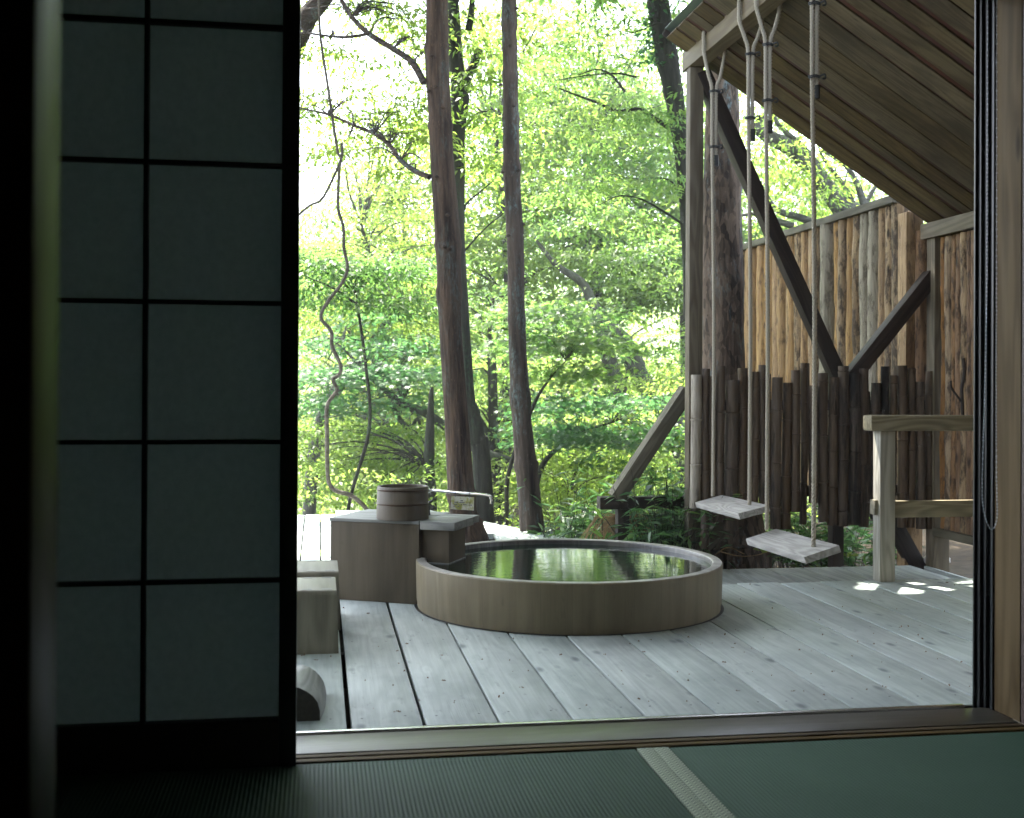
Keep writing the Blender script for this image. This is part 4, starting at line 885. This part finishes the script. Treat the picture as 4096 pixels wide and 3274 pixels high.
trunk('trunk', [((P3(1350, 1900).x, Y8, -.6), .17), (P3(1210, 1420), .14), (P3(1110, 1215), .12), (P3(1020, 1090), .10), (P3(920, 960), .095), (P3(800, 850), .09), (P3(690, 790), .075), (P3(620, 740), .06), (P3(640, 680), .03), (P3(690, 630), .02)], 'bark5', t8, seed=22, n=18, noise=.07, knots=8)
m = MB()
for pts, r in (([(1110, 1215), (1040, 1080), (960, 950), (860, 830), (780, 760), (720, 690), (690, 560)], .055), ([(1230, 1180), (1190, 1060), (1120, 950), (980, 860)], .045), ([(1180, 1190), (1110, 1060), (1000, 920), (960, 820)], .03), ([(980, 1300), (860, 1250), (720, 1200), (620, 1040), (560, 950)], .05), ([(820, 1300), (700, 1260), (600, 1230), (520, 1240)], .04), ([(1240, 1170), (1290, 1080), (1340, 1040)], .03), ([(1100, 1160), (1130, 1000), (1150, 920)], .012), ([(1060, 1120), (1065, 1020), (1060, 900)], .012)):
    tubemesh(m, [P3(x, y) for x, y in pts], r, r*.35, 8, .1)
m.build('limbs', 'bark5', t8, ang=80)
crown(t8, [(tuple(P3(700, 620)), .9, .4, 26), (tuple(P3(900, 780, Y8+1)), 1.1, .5, 44), (tuple(P3(1150, 1000, Y8+1.2)), 1.0, .5, 44), (tuple(P3(700, 1050, Y8+1)), 1.0, .5, 40), (tuple(P3(560, 700, Y8+.6)), .6, .5, 20), (tuple(P3(900, 1200, Y8+1)), 1.2, .4, 40), (tuple(P3(850, 820, Y8-.5)), .7, .35, 10), (tuple(P3(1050, 960, Y8-.5)), .7, .35, 10), (tuple(P3(640, 860, Y8-.6)), .5, .35, 10), (tuple(P3(760, 1130, Y8-.5)), .8, .3, 16)], .07, 'leaf_y', .4, 34, .34)

# ---- the twisting vine
vn = thing('hanging_vine', 'long bare vine twisting down at the far left of the opening', 'vine', tuple(P5(430, 1130, 8.2)))
Yv = 8.2
pts = [P2(x, y, Yv) for x, y in ((160, -60), (165, 0), (175, 200), (205, 400), (235, 600), (265, 800), (283, 840), (275, 900), (268, 1100), (295, 1200), (300, 1320), (318, 1420), (290, 1500), (215, 1600))]+[P5(x, y, Yv) for x, y in ((180, 95), (235, 170), (240, 250), (285, 350), (280, 400), (245, 432), (265, 490), (215, 570), (213, 700), (215, 900), (225, 990), (260, 1030), (330, 1050), (390, 1090), (430, 1135), (470, 1210))]
m = MB(); p = bez(pts, 6); m.tube(p, [.009+.007*i/len(p) for i in range(len(p))], 9, noise=.12); m.build('stem', 'vine', vn, ang=80)
m = MB(); tubemesh(m, [P2(x, y, Yv) for x, y in ((288, 760), (285, 840), (235, 960), (180, 1060), (120, 1090), (50, 1150), (0, 1200))], .009, .008, 8, .12); tubemesh(m, [P5(x, y, Yv) for x, y in ((265, 490), (270, 510), (262, 508))], .006, .004, 6); m.build('side_stem', 'vine', vn, ang=80)
ol = thing('broadleaf_tree', 'dark leaning limb entering at the top left corner of the opening', 'tree', (-.6, 8.6, 2))
m = MB(); tubemesh(m, [P2(-60, 420, 8.6), P2(60, 170, 8.6), P2(105, 90, 8.6), P2(180, 0, 8.6), P2(300, -150, 8.6)], .09, .06, 12, .08); m.build('trunk', 'bark2', ol, ang=80)

# ---- named trees behind: (label, trunk points [(px,py)], Y, r, mat, crown blobs [(px,py,dY,rx,rz,n)], leaf, leafmat, tint, star)
DN = 2.3
def midtree(label, tr, Y, r, bmat, blobs, leaf, lmat, tint, star=False, dens=36, srad=.34, every=12, extra=(), grp='trees on the slope beyond the deck'):
    tp = [P5(x, y, Y) for x, y in tr]; b = tp[0]
    t = thing('broadleaf_tree', label, 'tree', (b.x, Y, gz(b.x, Y)), grp)
    g = gz(b.x, Y)-.2
    sp = ([((b.x, Y, g), r*1.35)] if g < b.z else [])+[(p, r*(1-.93*i/len(tp)) if i > len(tp)-3 else r*(1-.5*i/len(tp))) for i, p in enumerate(tp)]
    trunk('trunk', sp, bmat, t, 6, 12, .07, 4, seed=len(label))
    hubs = crown(t, [(tuple(P5(x, y, Y+dY)), rx, rz, int(n*DN*(1.4 if Y > 14.6 else 1.0))) for x, y, dY, rx, rz, n in blobs], leaf, lmat, tint, dens, srad, star)
    limbs(t, tp[1:], hubs, bmat, r*.2, every*2, seed=3)
    for e in extra: m = MB(); tubemesh(m, [P5(x, y, Y) for x, y in e[0]], e[1], e[1]*.4, 7, .1); m.build('limb', bmat, t, ang=80)
midtree('young maple with dark twiggy stem and blue-green leaves beside the vine', [(320, 1180), (440, 700), (420, 340), (385, 80), (370, -30), (330, -150)], 9.6, .015, 'bark4', [(300, -190, 0, .75, .16, 26), (480, -100, .1, .6, .14, 18), (160, -240, -.1, .5, .14, 12), (120, -60, 0, .5, .13, 10), (560, 60, .2, .5, .14, 10)], .062, 'leaf_g', .25, False, 40, .27, 2, [([(370, -30), (430, -140), (520, -230)], .012), ([(380, 30), (250, -60), (60, -140)], .012)])
midtree('blue-green maple spreading flat branches behind the bucket', [(1330, 1050), (1010, 800), (760, 620), (620, 560), (450, 420), (300, 260)], 11.5, .05, 'bark5', [(250, 420, 0, .8, .2, 26), (500, 330, .2, .8, .2, 26), (650, 450, 0, .7, .2, 18), (150, 520, .1, .6, .2, 14), (640, 200, .3, .7, .2, 16), (330, 190, .3, .8, .2, 22), (420, 480, -.3, .5, .15, 12)], .05, 'leaf_b', .55, True, 26, .3, 3, [([(560, 560), (600, 640), (660, 690), (700, 640), (720, 700)], .03)])
midtree('thin straight dark stemmed tree left of the nearest brown trunk', [(775, 1150), (765, 900), (768, 700), (775, 520), (780, 470)], 10.6, .052, 'bark4', [(560, 900, .4, .8, .25, 26), (300, 930, .6, .8, .25, 24), (700, 620, 1, .5, .3, 10), (120, 800, .5, .7, .25, 22), (420, 760, .6, .7, .2, 20)], .055, 'leaf_y', .3, False, 34, .28, 4)
midtree('pale barked curved tree half hidden behind the left foliage', [(700, 1050), (640, 850), (560, 700), (510, 620), (430, 500)], 14.5, .09, 'bark5', [(250, 700, 0, 1.1, .35, 34), (520, 620, .3, .9, .3, 22), (100, 640, 0, .8, .3, 20), (380, 900, 0, 1.0, .3, 24), (700, 850, .3, .7, .3, 14)], .06, 'leaf_y', .6, False, 34, .34, 4, [([(640, 700), (650, 640), (640, 570)], .05), ([(640, 620), (690, 600), (720, 650), (730, 690)], .04)])
midtree('small dark stump-topped tree between the two big trunks', [(1135, 1150), (1120, 900), (1110, 700), (1105, 420), (1100, 300), (1090, 160), (1105, 65)], 11.8, .06, 'bark4', [(1080, 700, .4, .5, .3, 12), (1060, 380, .5, .5, .3, 14), (1150, 540, .3, .5, .3, 10), (1130, 860, 0, .5, .3, 12), (1000, 220, .3, .5, .25, 12), (1080, -40, .3, .5, .25, 12)], .058, 'leaf_g', .6, False, 34, .3, 4, [([(960, 570), (1030, 640), (1090, 740), (1130, 850)], .04)])
midtree('maple with pointed star leaves right of the slim trunk', [(1180, 1150), (1200, 900), (1330, 560), (1420, 420), (1500, 330)], 10.2, .020, 'bark4', [(1450, 170, .2, .7, .18, 20), (1600, 260, 0, .6, .18, 16), (1330, 110, .2, .6, .16, 14), (1560, 120, .3, .6, .18, 14), (1420, 300, .2, .5, .15, 8)], .055, 'leaf_g', .45, True, 26, .28, 3)
midtree('low blue-green maple layered in front of the outer brace', [(1340, 1180), (1370, 900), (1560, 730), (1750, 660)], 10.8, .03, 'bark4', [(1500, 610, 0, .6, .14, 18), (1750, 650, 0, .7, .15, 26), (1950, 640, .2, .6, .15, 18), (1400, 680, 0, .4, .14, 8), (1680, 730, .1, .6, .14, 14), (1860, 760, 0, .5, .15, 12)], .052, 'leaf_b', .5, True, 28, .27, 3)
midtree('yellow-green shrub tree under the slim trunk to the right', [(1500, 1180), (1520, 1050), (1560, 900)], 11.5, .03, 'bark4', [(1450, 900, 0, .8, .3, 34), (1650, 880, .2, .7, .3, 26), (1550, 1010, 0, .9, .3, 30), (1330, 1000, 0, .5, .3, 14), (1850, 960, .4, .7, .3, 22)], .055, 'leaf_y', .75, False, 34, .28, 5)
midtree('tall leafy tree filling the gap above the leaning grey trunk', [(1900, 1100), (1850, 700), (1700, 200), (1650, -300), (1600, -800)], 16.5, .14, 'bark5', [(1500, -700, 0, 1.6, .5, 44), (1900, -900, 0, 1.4, .5, 36), (1400, -350, 0, 1.4, .5, 44), (1800, -500, 0, 1.6, .5, 56), (1600, -100, 0, 1.6, .5, 52), (2000, -150, 0, 1.2, .5, 36), (1250, -1000, 0, 1.2, .5, 26), (1650, -1150, 0, 1.4, .4, 30), (1400, -1450, 0, 1.3, .4, 24), (1800, -1480, 0, 1.4, .4, 26)], .095, 'leaf_g', .75, False, 36, .44, 9)
midtree('tall pale green tree between the slim trunk and the sky gap', [(1150, 1100), (1180, 600), (1200, 0), (1170, -500), (1120, -900)], 15.0, .11, 'bark4', [(1050, -600, 0, 1.0, .5, 24), (1350, -950, 0, 1.1, .5, 26), (1200, -250, 0, 1.0, .5, 28), (1330, -600, 0, .9, .5, 20), (1000, -950, 0, .9, .4, 16), (1050, -1300, 0, .9, .4, 18), (1250, -1500, 0, 1.0, .4, 20), (1130, 80, 0, .9, .4, 22), (1000, -150, 0, .8, .4, 18)], .09, 'leaf_y', .5, False, 34, .40, 9)
midtree('sparse crowned tree at the left against the white sky', [(120, 1100), (200, 600), (420, 300), (560, 60), (480, -150), (430, -280), (400, -400)], 12.8, .07, 'bark5', [(500, -330, 0, .8, .3, 20), (300, -350, 0, .7, .3, 12), (650, -420, 0, .6, .3, 14), (600, -150, 0, .7, .3, 18), (130, -150, 0, .8, .3, 16), (350, 20, 0, .9, .35, 24), (650, 0, 0, .7, .35, 18), (560, -560, 0, .6, .3, 10), (700, -1000, 0, .5, .3, 8), (450, -750, 0, .5, .25, 6), (640, -1350, 0, .5, .3, 9), (200, -900, 0, .4, .2, 5), (100, 60, 0, .8, .35, 20)], .06, 'leaf_y', .7, False, 32, .32, 4, [([(420, -180), (480, -110), (600, -40), (700, 60)], .018), ([(400, -330), (520, -260), (640, -250)], .012)])
midtree('broad green tree low on the slope behind the bucket', [(500, 1250), (520, 1000), (480, 700)], 19, .14, 'bark5', [(250, 350, 0, 1.6, .5, 44), (700, 300, 0, 1.4, .5, 36), (450, 650, 0, 1.8, .6, 52), (120, 850, 0, 1.3, .6, 36), (850, 700, 0, 1.2, .6, 30), (550, 1000, 0, 1.8, .6, 46), (150, 100, 0, 1.5, .5, 30), (600, 20, 0, 1.4, .5, 30)], .085, 'leaf_y', .8, False, 34, .42, 6)
midtree('broad pale green tree low on the slope beyond the slim trunk', [(1500, 1250), (1480, 900), (1450, 600)], 20, .14, 'bark5', [(1150, 450, 0, 1.4, .6, 36), (1450, 400, 0, 1.5, .5, 36), (1800, 400, 0, 1.6, .6, 40), (1150, 900, 0, 1.4, .6, 36), (1600, 800, 0, 1.7, .6, 46), (2000, 800, 0, 1.5, .6, 40), (1400, 1080, 0, 1.8, .5, 40), (1950, 60, 0, 1.4, .5, 30)], .085, 'leaf_y', .9, False, 34, .42, 6)
midtree('pale leafy tree filling the upper right behind the dark mossy trunk', [(2150, 1100), (2150, 200), (2100, -500), (2050, -900)], 18.5, .12, 'bark4', [(1700, -1000, 0, 1.3, .5, 26), (2100, -1000, 0, 1.3, .5, 26), (1950, -650, 0, 1.4, .5, 30), (1450, -1150, 0, 1.2, .4, 20), (2150, -350, 0, 1.3, .5, 30), (1650, -800, 0, 1.2, .4, 20), (1900, -1300, 0, 1.5, .4, 24)], .10, 'leaf_g', .8, False, 34, .46, 9)
midtree('feathery yellow-green tree in the middle distance left of the nearest trunk', [(600, 1100), (620, 400), (640, -100), (620, -500)], 16.0, .08, 'bark5', [(560, -650, 0, .9, .4, 14), (640, -380, 0, .9, .4, 22), (450, -200, 0, 1.0, .4, 24), (650, -150, 0, .9, .4, 24), (250, -60, 0, 1.0, .4, 20), (560, 100, 0, 1.0, .4, 24), (100, 60, 0, 1.0, .4, 20), (720, -780, 0, .6, .3, 9), (250, -350, 0, .8, .35, 14), (420, -520, 0, .8, .35, 14), (620, -600, 0, .7, .35, 14), (120, -230, 0, .8, .35, 16), (740, -950, 0, .5, .3, 8)], .085, 'leaf_y', .85, False, 32, .38, 9)
midtree('bushy green tree behind the log fence', [(2700, 1000), (2750, 300), (2800, -200), (2850, -600)], 17, .14, 'bark5', [(2600, -500, 0, 1.8, .6, 50), (3000, -400, 0, 1.8, .6, 50), (3400, -150, 0, 1.8, .6, 44), (2400, -200, 0, 1.4, .6, 40), (2800, 0, 0, 1.8, .6, 44), (2500, 300, 0, 1.5, .6, 34), (3700, 50, 0, 1.4, .5, 20), (2300, -700, 0, 1.0, .6, 20)], .095, 'leaf_g', .7, False, 38, .46, 9)

# ---- unseen crowns added overhead on the tall trunks, laid out to shade the deck
SV = np.array(sdir)/sdir.z
def over(t, blobs, leaf=.15, mat='leaf_g'):
    C, D, N, T, hubs = sprays(blobs, leaf, 44, .5, .5, .5)
    F_ = C-SV*C[:, 2:3]                                             # where each leaf's shadow falls on the deck: leaves cut away to let one streak of sun through
    keep = ~((F_[:, 0] > 2.62) & (F_[:, 0] < 3.9) & (F_[:, 1] > 5.26) & (F_[:, 1] < 5.70))
    G_ = C-SV*((C[:, 0:1]-3.5)/SV[0]); keep &= ~((G_[:, 2] > .2) & (G_[:, 2] < 1.25) & (G_[:, 1] > 6.7) & (G_[:, 1] < 7.7) & (RNG.uniform(size=len(C)) < .5))  # half the leaves shading the lower fence dropped to let sun patches in
    C, D, N, T = C[keep], D[keep], N[keep], T[keep]; L = leaf*RNG.uniform(.7, 1.2, len(C)); leafmesh('crown', C, D, N, L, L*.55, T, mat, t)
gx = lambda x0, x1, y0, y1, z, n, st=.62: [((x, y, z+RNG.uniform(-.1, .1)), .42, .22, n) for x in np.arange(x0, x1, st) for y in np.arange(y0, y1, st)]
over(t1, gx(-3.2, .9, 4.2, 8.8, 5.5, 25)); over(t2, gx(.9, 2.2, 4.2, 9.6, 5.5, 25)); over(t3, gx(2.2, 4.6, 5.6, 11.4, 5.4, 16))

# ---- undergrowth: bamboo grass clumps at the deck edge
def sasa(label, cx, cy, z, n, h, spread, seed, big=1, name='bamboo_grass', mat='leaf_s', tint=.45):
    rr = np.random.default_rng(seed); t = thing(name, label, 'plant', (cx, cy, z), 'bamboo grass clumps round the deck')
    C, D, N, T, L, W_ = [], [], [], [], [], []; m = MB()
    for i in range(n):
        a = rr.uniform(0, 6.28); r = spread*math.sqrt(rr.uniform(0, 1)); bx, by = cx+r*math.cos(a), cy+r*math.sin(a)*.7; hh = h*rr.uniform(.45, 1.15); le = rr.normal(0, .22, 2)
        topp = (bx+le[0]*hh, by+le[1]*hh, z+hh); m.tube([(bx, by, z-.1), (bx+le[0]*hh*.4, by+le[1]*hh*.4, z+hh*.55), topp], [.0028, .002, .0012], 4, cap=False)
        for k in range(int(rr.integers(5, 10))):
            f = rr.uniform(.45, 1); b = np.array([bx+le[0]*hh*f, by+le[1]*hh*f, z+hh*f]); az = rr.uniform(0, 6.28); l = rr.uniform(.07, .17)*big
            C.append(b); D.append([math.cos(az), math.sin(az), rr.uniform(-.55, .5)]); N.append([rr.normal(0, .35), rr.normal(0, .35), 1]); T.append(tint+rr.normal(0, .22)); L.append(l); W_.append(l*rr.uniform(.14, .24))
    m.build('stems', 'bark4', t, smooth=False); leafmesh('leaves', np.array(C), np.array(D), np.array(N), L, W_, np.array(T), mat, t, fold=.1)
def pz(sx, sy, y): return at(sx, sy, y=y)
for lab, sx, y, n, h, sp_, big in (('bamboo grass clump at the foot of the slim trunk', 2230, 8.3, 60, .42, .45, 1), ('bamboo grass clump left of the dry brown fronds', 2330, 7.6, 70, .40, .40, 1), ('bamboo grass clump behind the dark footing beam', 2500, 8.0, 90, .62, .5, 1), ('tall bamboo grass clump just left of the shelter post', 2660, 7.25, 110, .62, .32, 1),
        ('low bamboo grass clump between tub rim and shelter post', 2640, 6.72, 34, .30, .22, 1.1), ('dense bamboo grass hiding the right end of the footing beam', 2672, 6.60, 120, .72, .17, .85), ('bamboo grass in front of the middle of the footing beam', 2590, 6.60, 50, .50, .13, .85), ('bamboo grass clump under the bamboo screen', 3180, 7.3, 80, .40, .40, 1), ('bamboo grass clump below the right end of the bamboo screen', 3400, 7.4, 70, .34, .40, 1), ('bamboo grass clump behind the thick flaking trunk', 3030, 7.9, 50, .45, .4, 1), ('bamboo grass clump at the far corner of the deck', 2010, 8.9, 50, .36, .35, 1)):
    p = at(sx, 2150, y=y); sasa(lab, p.x, y, gz(p.x, y)+.02, n, h, sp_, int(sx), big)
bl = thing('broad_bamboo_shoot', 'few broad yellow-green bamboo leaves standing before the footing beam', 'plant', tuple(at(2480, 2140, y=6.9)))
C, D, N, T, L = [], [], [], [], []
def z10(x, y, Y): return at(2100+x/3.267, 1850+y/3.267, y=Y)
m = MB()
for (x0, y0, x1, y1) in ((1010, 745, 905, 555), (1315, 645, 1425, 455), (1300, 640, 1165, 520), (1000, 640, 1150, 570), (1480, 580, 1610, 495), (1040, 1015, 1090, 905), (1030, 980, 880, 890), (1860, 1080, 1735, 960), (1880, 1000, 1830, 900), (1770, 780, 1990, 770), (1700, 900, 1710, 830), (1300, 1000, 1400, 890), (1620, 990, 1720, 960), (1990, 1040, 2050, 890), (900, 860, 980, 950)):
    a, b = z10(x0, y0, 6.82), z10(x1, y1, 6.78); C.append(tuple(a)); D.append(tuple(b-a)); N.append((.3, -1, .4)); T.append(random.uniform(.5, 1)); L.append((b-a).length)
    m.tube([tuple(a), (a.x+.02, a.y+.05, a.z-.25)], [.0015, .002], 4, cap=False)
leafmesh('leaves', np.array(C), np.array(D, float), np.array(N, float), L, [l*.27 for l in L], np.array(T), 'leaf_s', bl, fold=.12); m.build('stems', 'bark4', bl, smooth=False)
df_ = thing('dry_fern', 'mound of dead brown drooping fern fronds behind the tub rim', 'plant', tuple(at(2510, 2190, y=6.8)))
fc = at(2500, 2080, y=6.9); m = MB(); rr = random.Random(8)
for i in range(230):
    a = rr.uniform(0, 6.28); b = Vector((fc.x+rr.gauss(0, .045), fc.y+rr.gauss(0, .04), fc.z+rr.gauss(.0, .012))); l = rr.uniform(.09, .20)
    m.tube([b, b+Vector((math.cos(a)*l*.5, math.sin(a)*l*.3, .012)), b+Vector((math.cos(a)*l*.95, math.sin(a)*l*.5, -l*.5)), b+Vector((math.cos(a)*l*1.1, math.sin(a)*l*.6, -l*1.1))], [.0022, .0028, .0022, .001], 4, cap=False)
m.build('fronds', 'straw', df_, smooth=False)
# ground litter behind the rear deck
m = MB(); rr = random.Random(21)
for i in range(1500):
    x, y = rr.uniform(2.1, 4.1), rr.uniform(6.5, 8.4); a = rr.uniform(0, 6.28); l = rr.uniform(.02, .10); z = gz(x, y)+rr.uniform(.0, .03)
    m.tube([(x, y, z), (x+math.cos(a)*l, y+math.sin(a)*l, z+rr.uniform(-.005, .02))], [.0018, .0012], 3, cap=False)
lt = m.build('twig_litter', 'straw', smooth=False); lt['kind'] = 'stuff'; lt['label'] = 'dry twigs and needles littering the soil behind the deck'
tw = MB(); tubemesh(tw, [at(*z9(285, 1485), y=6.52), at(*z9(375, 1432), y=6.52), at(*z9(490, 1480), y=6.5)], .004, .003, 6); tubemesh(tw, [at(*z9(320, 1462), y=6.5), at(*z9(440, 1492), y=6.5), at(*z9(560, 1490), y=6.5), at(*z9(690, 1455), y=6.55)], .004, .002, 6)
tag(tw.build('fallen_twig', 'straw'), 'pale curved fallen twigs lying behind the rear deck by the post', 'twig')
fs = MB()
C, D, N, T, L = [], [], [], [], []
for x, y in ((600, 1455), (620, 1475), (650, 1450), (1215, 1500), (1250, 1495), (1145, 1505)):
    a = at(*z9(x, y), y=6.6)
    for k in range(3): C.append(tuple(a)); D.append((random.uniform(-1, 1), random.uniform(-.5, .2), random.uniform(.1, .6))); N.append((0, -.6, 1)); T.append(.85); L.append(.045)
lfm = leafmesh('seedling', np.array(C), np.array(D), np.array(N, float), L, [.026]*len(L), np.array(T), 'leaf_y', None); tag(lfm, 'tiny bright green seedlings sprouting behind the rear deck', 'plant', None, 'stuff')

# ---- masses of foliage lower down and far away
def mass(name, label, n, xr, yr, zoff, leaf, mat, tint, srad, dens, seed, tiers=.5):
    rr = np.random.default_rng(seed); bl = []
    for _ in range(n):
        y = rr.uniform(*yr); x = y*math.tan(R(rr.uniform(*xr))); bl.append(((x, y, gz(x, y)+rr.uniform(*zoff)), srad*1.3, srad*.6, 3))
    C, D, N, T, _ = sprays(bl, leaf, dens, srad, tiers, tint, rr); L = leaf*rr.uniform(.7, 1.3, len(C)); o = leafmesh(name, C, D, N, L, L*.5, T, mat, None); tag(o, label, None, None, 'stuff')
mass('undergrowth', 'leafy undergrowth covering the slope just below the deck', 700, (-12, 38), (10.0, 17), (.1, 1.5), .05, 'leaf_y', .6, .34, 34, 31, .25)
mass('slope_wood', 'light green woodland filling the slope below', 900, (-14, 40), (18, 42), (.3, 7.5), .16, 'leaf_y', .8, .9, 42, 32)
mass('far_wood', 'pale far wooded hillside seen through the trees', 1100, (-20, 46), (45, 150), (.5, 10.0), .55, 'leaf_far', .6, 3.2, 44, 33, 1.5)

# ---- damp summer air that pales the far slopes
hm = MB(); hm.box((-170, -13, -32), (200, 230, 34)); hz = hm.build('haze', None, M=Matrix.Identity(4), smooth=False)
s = NT('summer_haze'); v = s.n('ShaderNodeVolumePrincipled'); v.inputs['Color'].default_value = (.93, .97, 1, 1); v.inputs['Density'].default_value = .0035; v.inputs['Anisotropy'].default_value = .2
s.t.links.new(v.outputs[0], s.out.inputs['Volume']); hz.data.materials.append(s.m); hz['kind'] = 'stuff'; hz['label'] = 'thin pale summer haze over the wooded valley'
SC.cycles.volume_bounces = 0; SC.cycles.volume_step_rate = 10
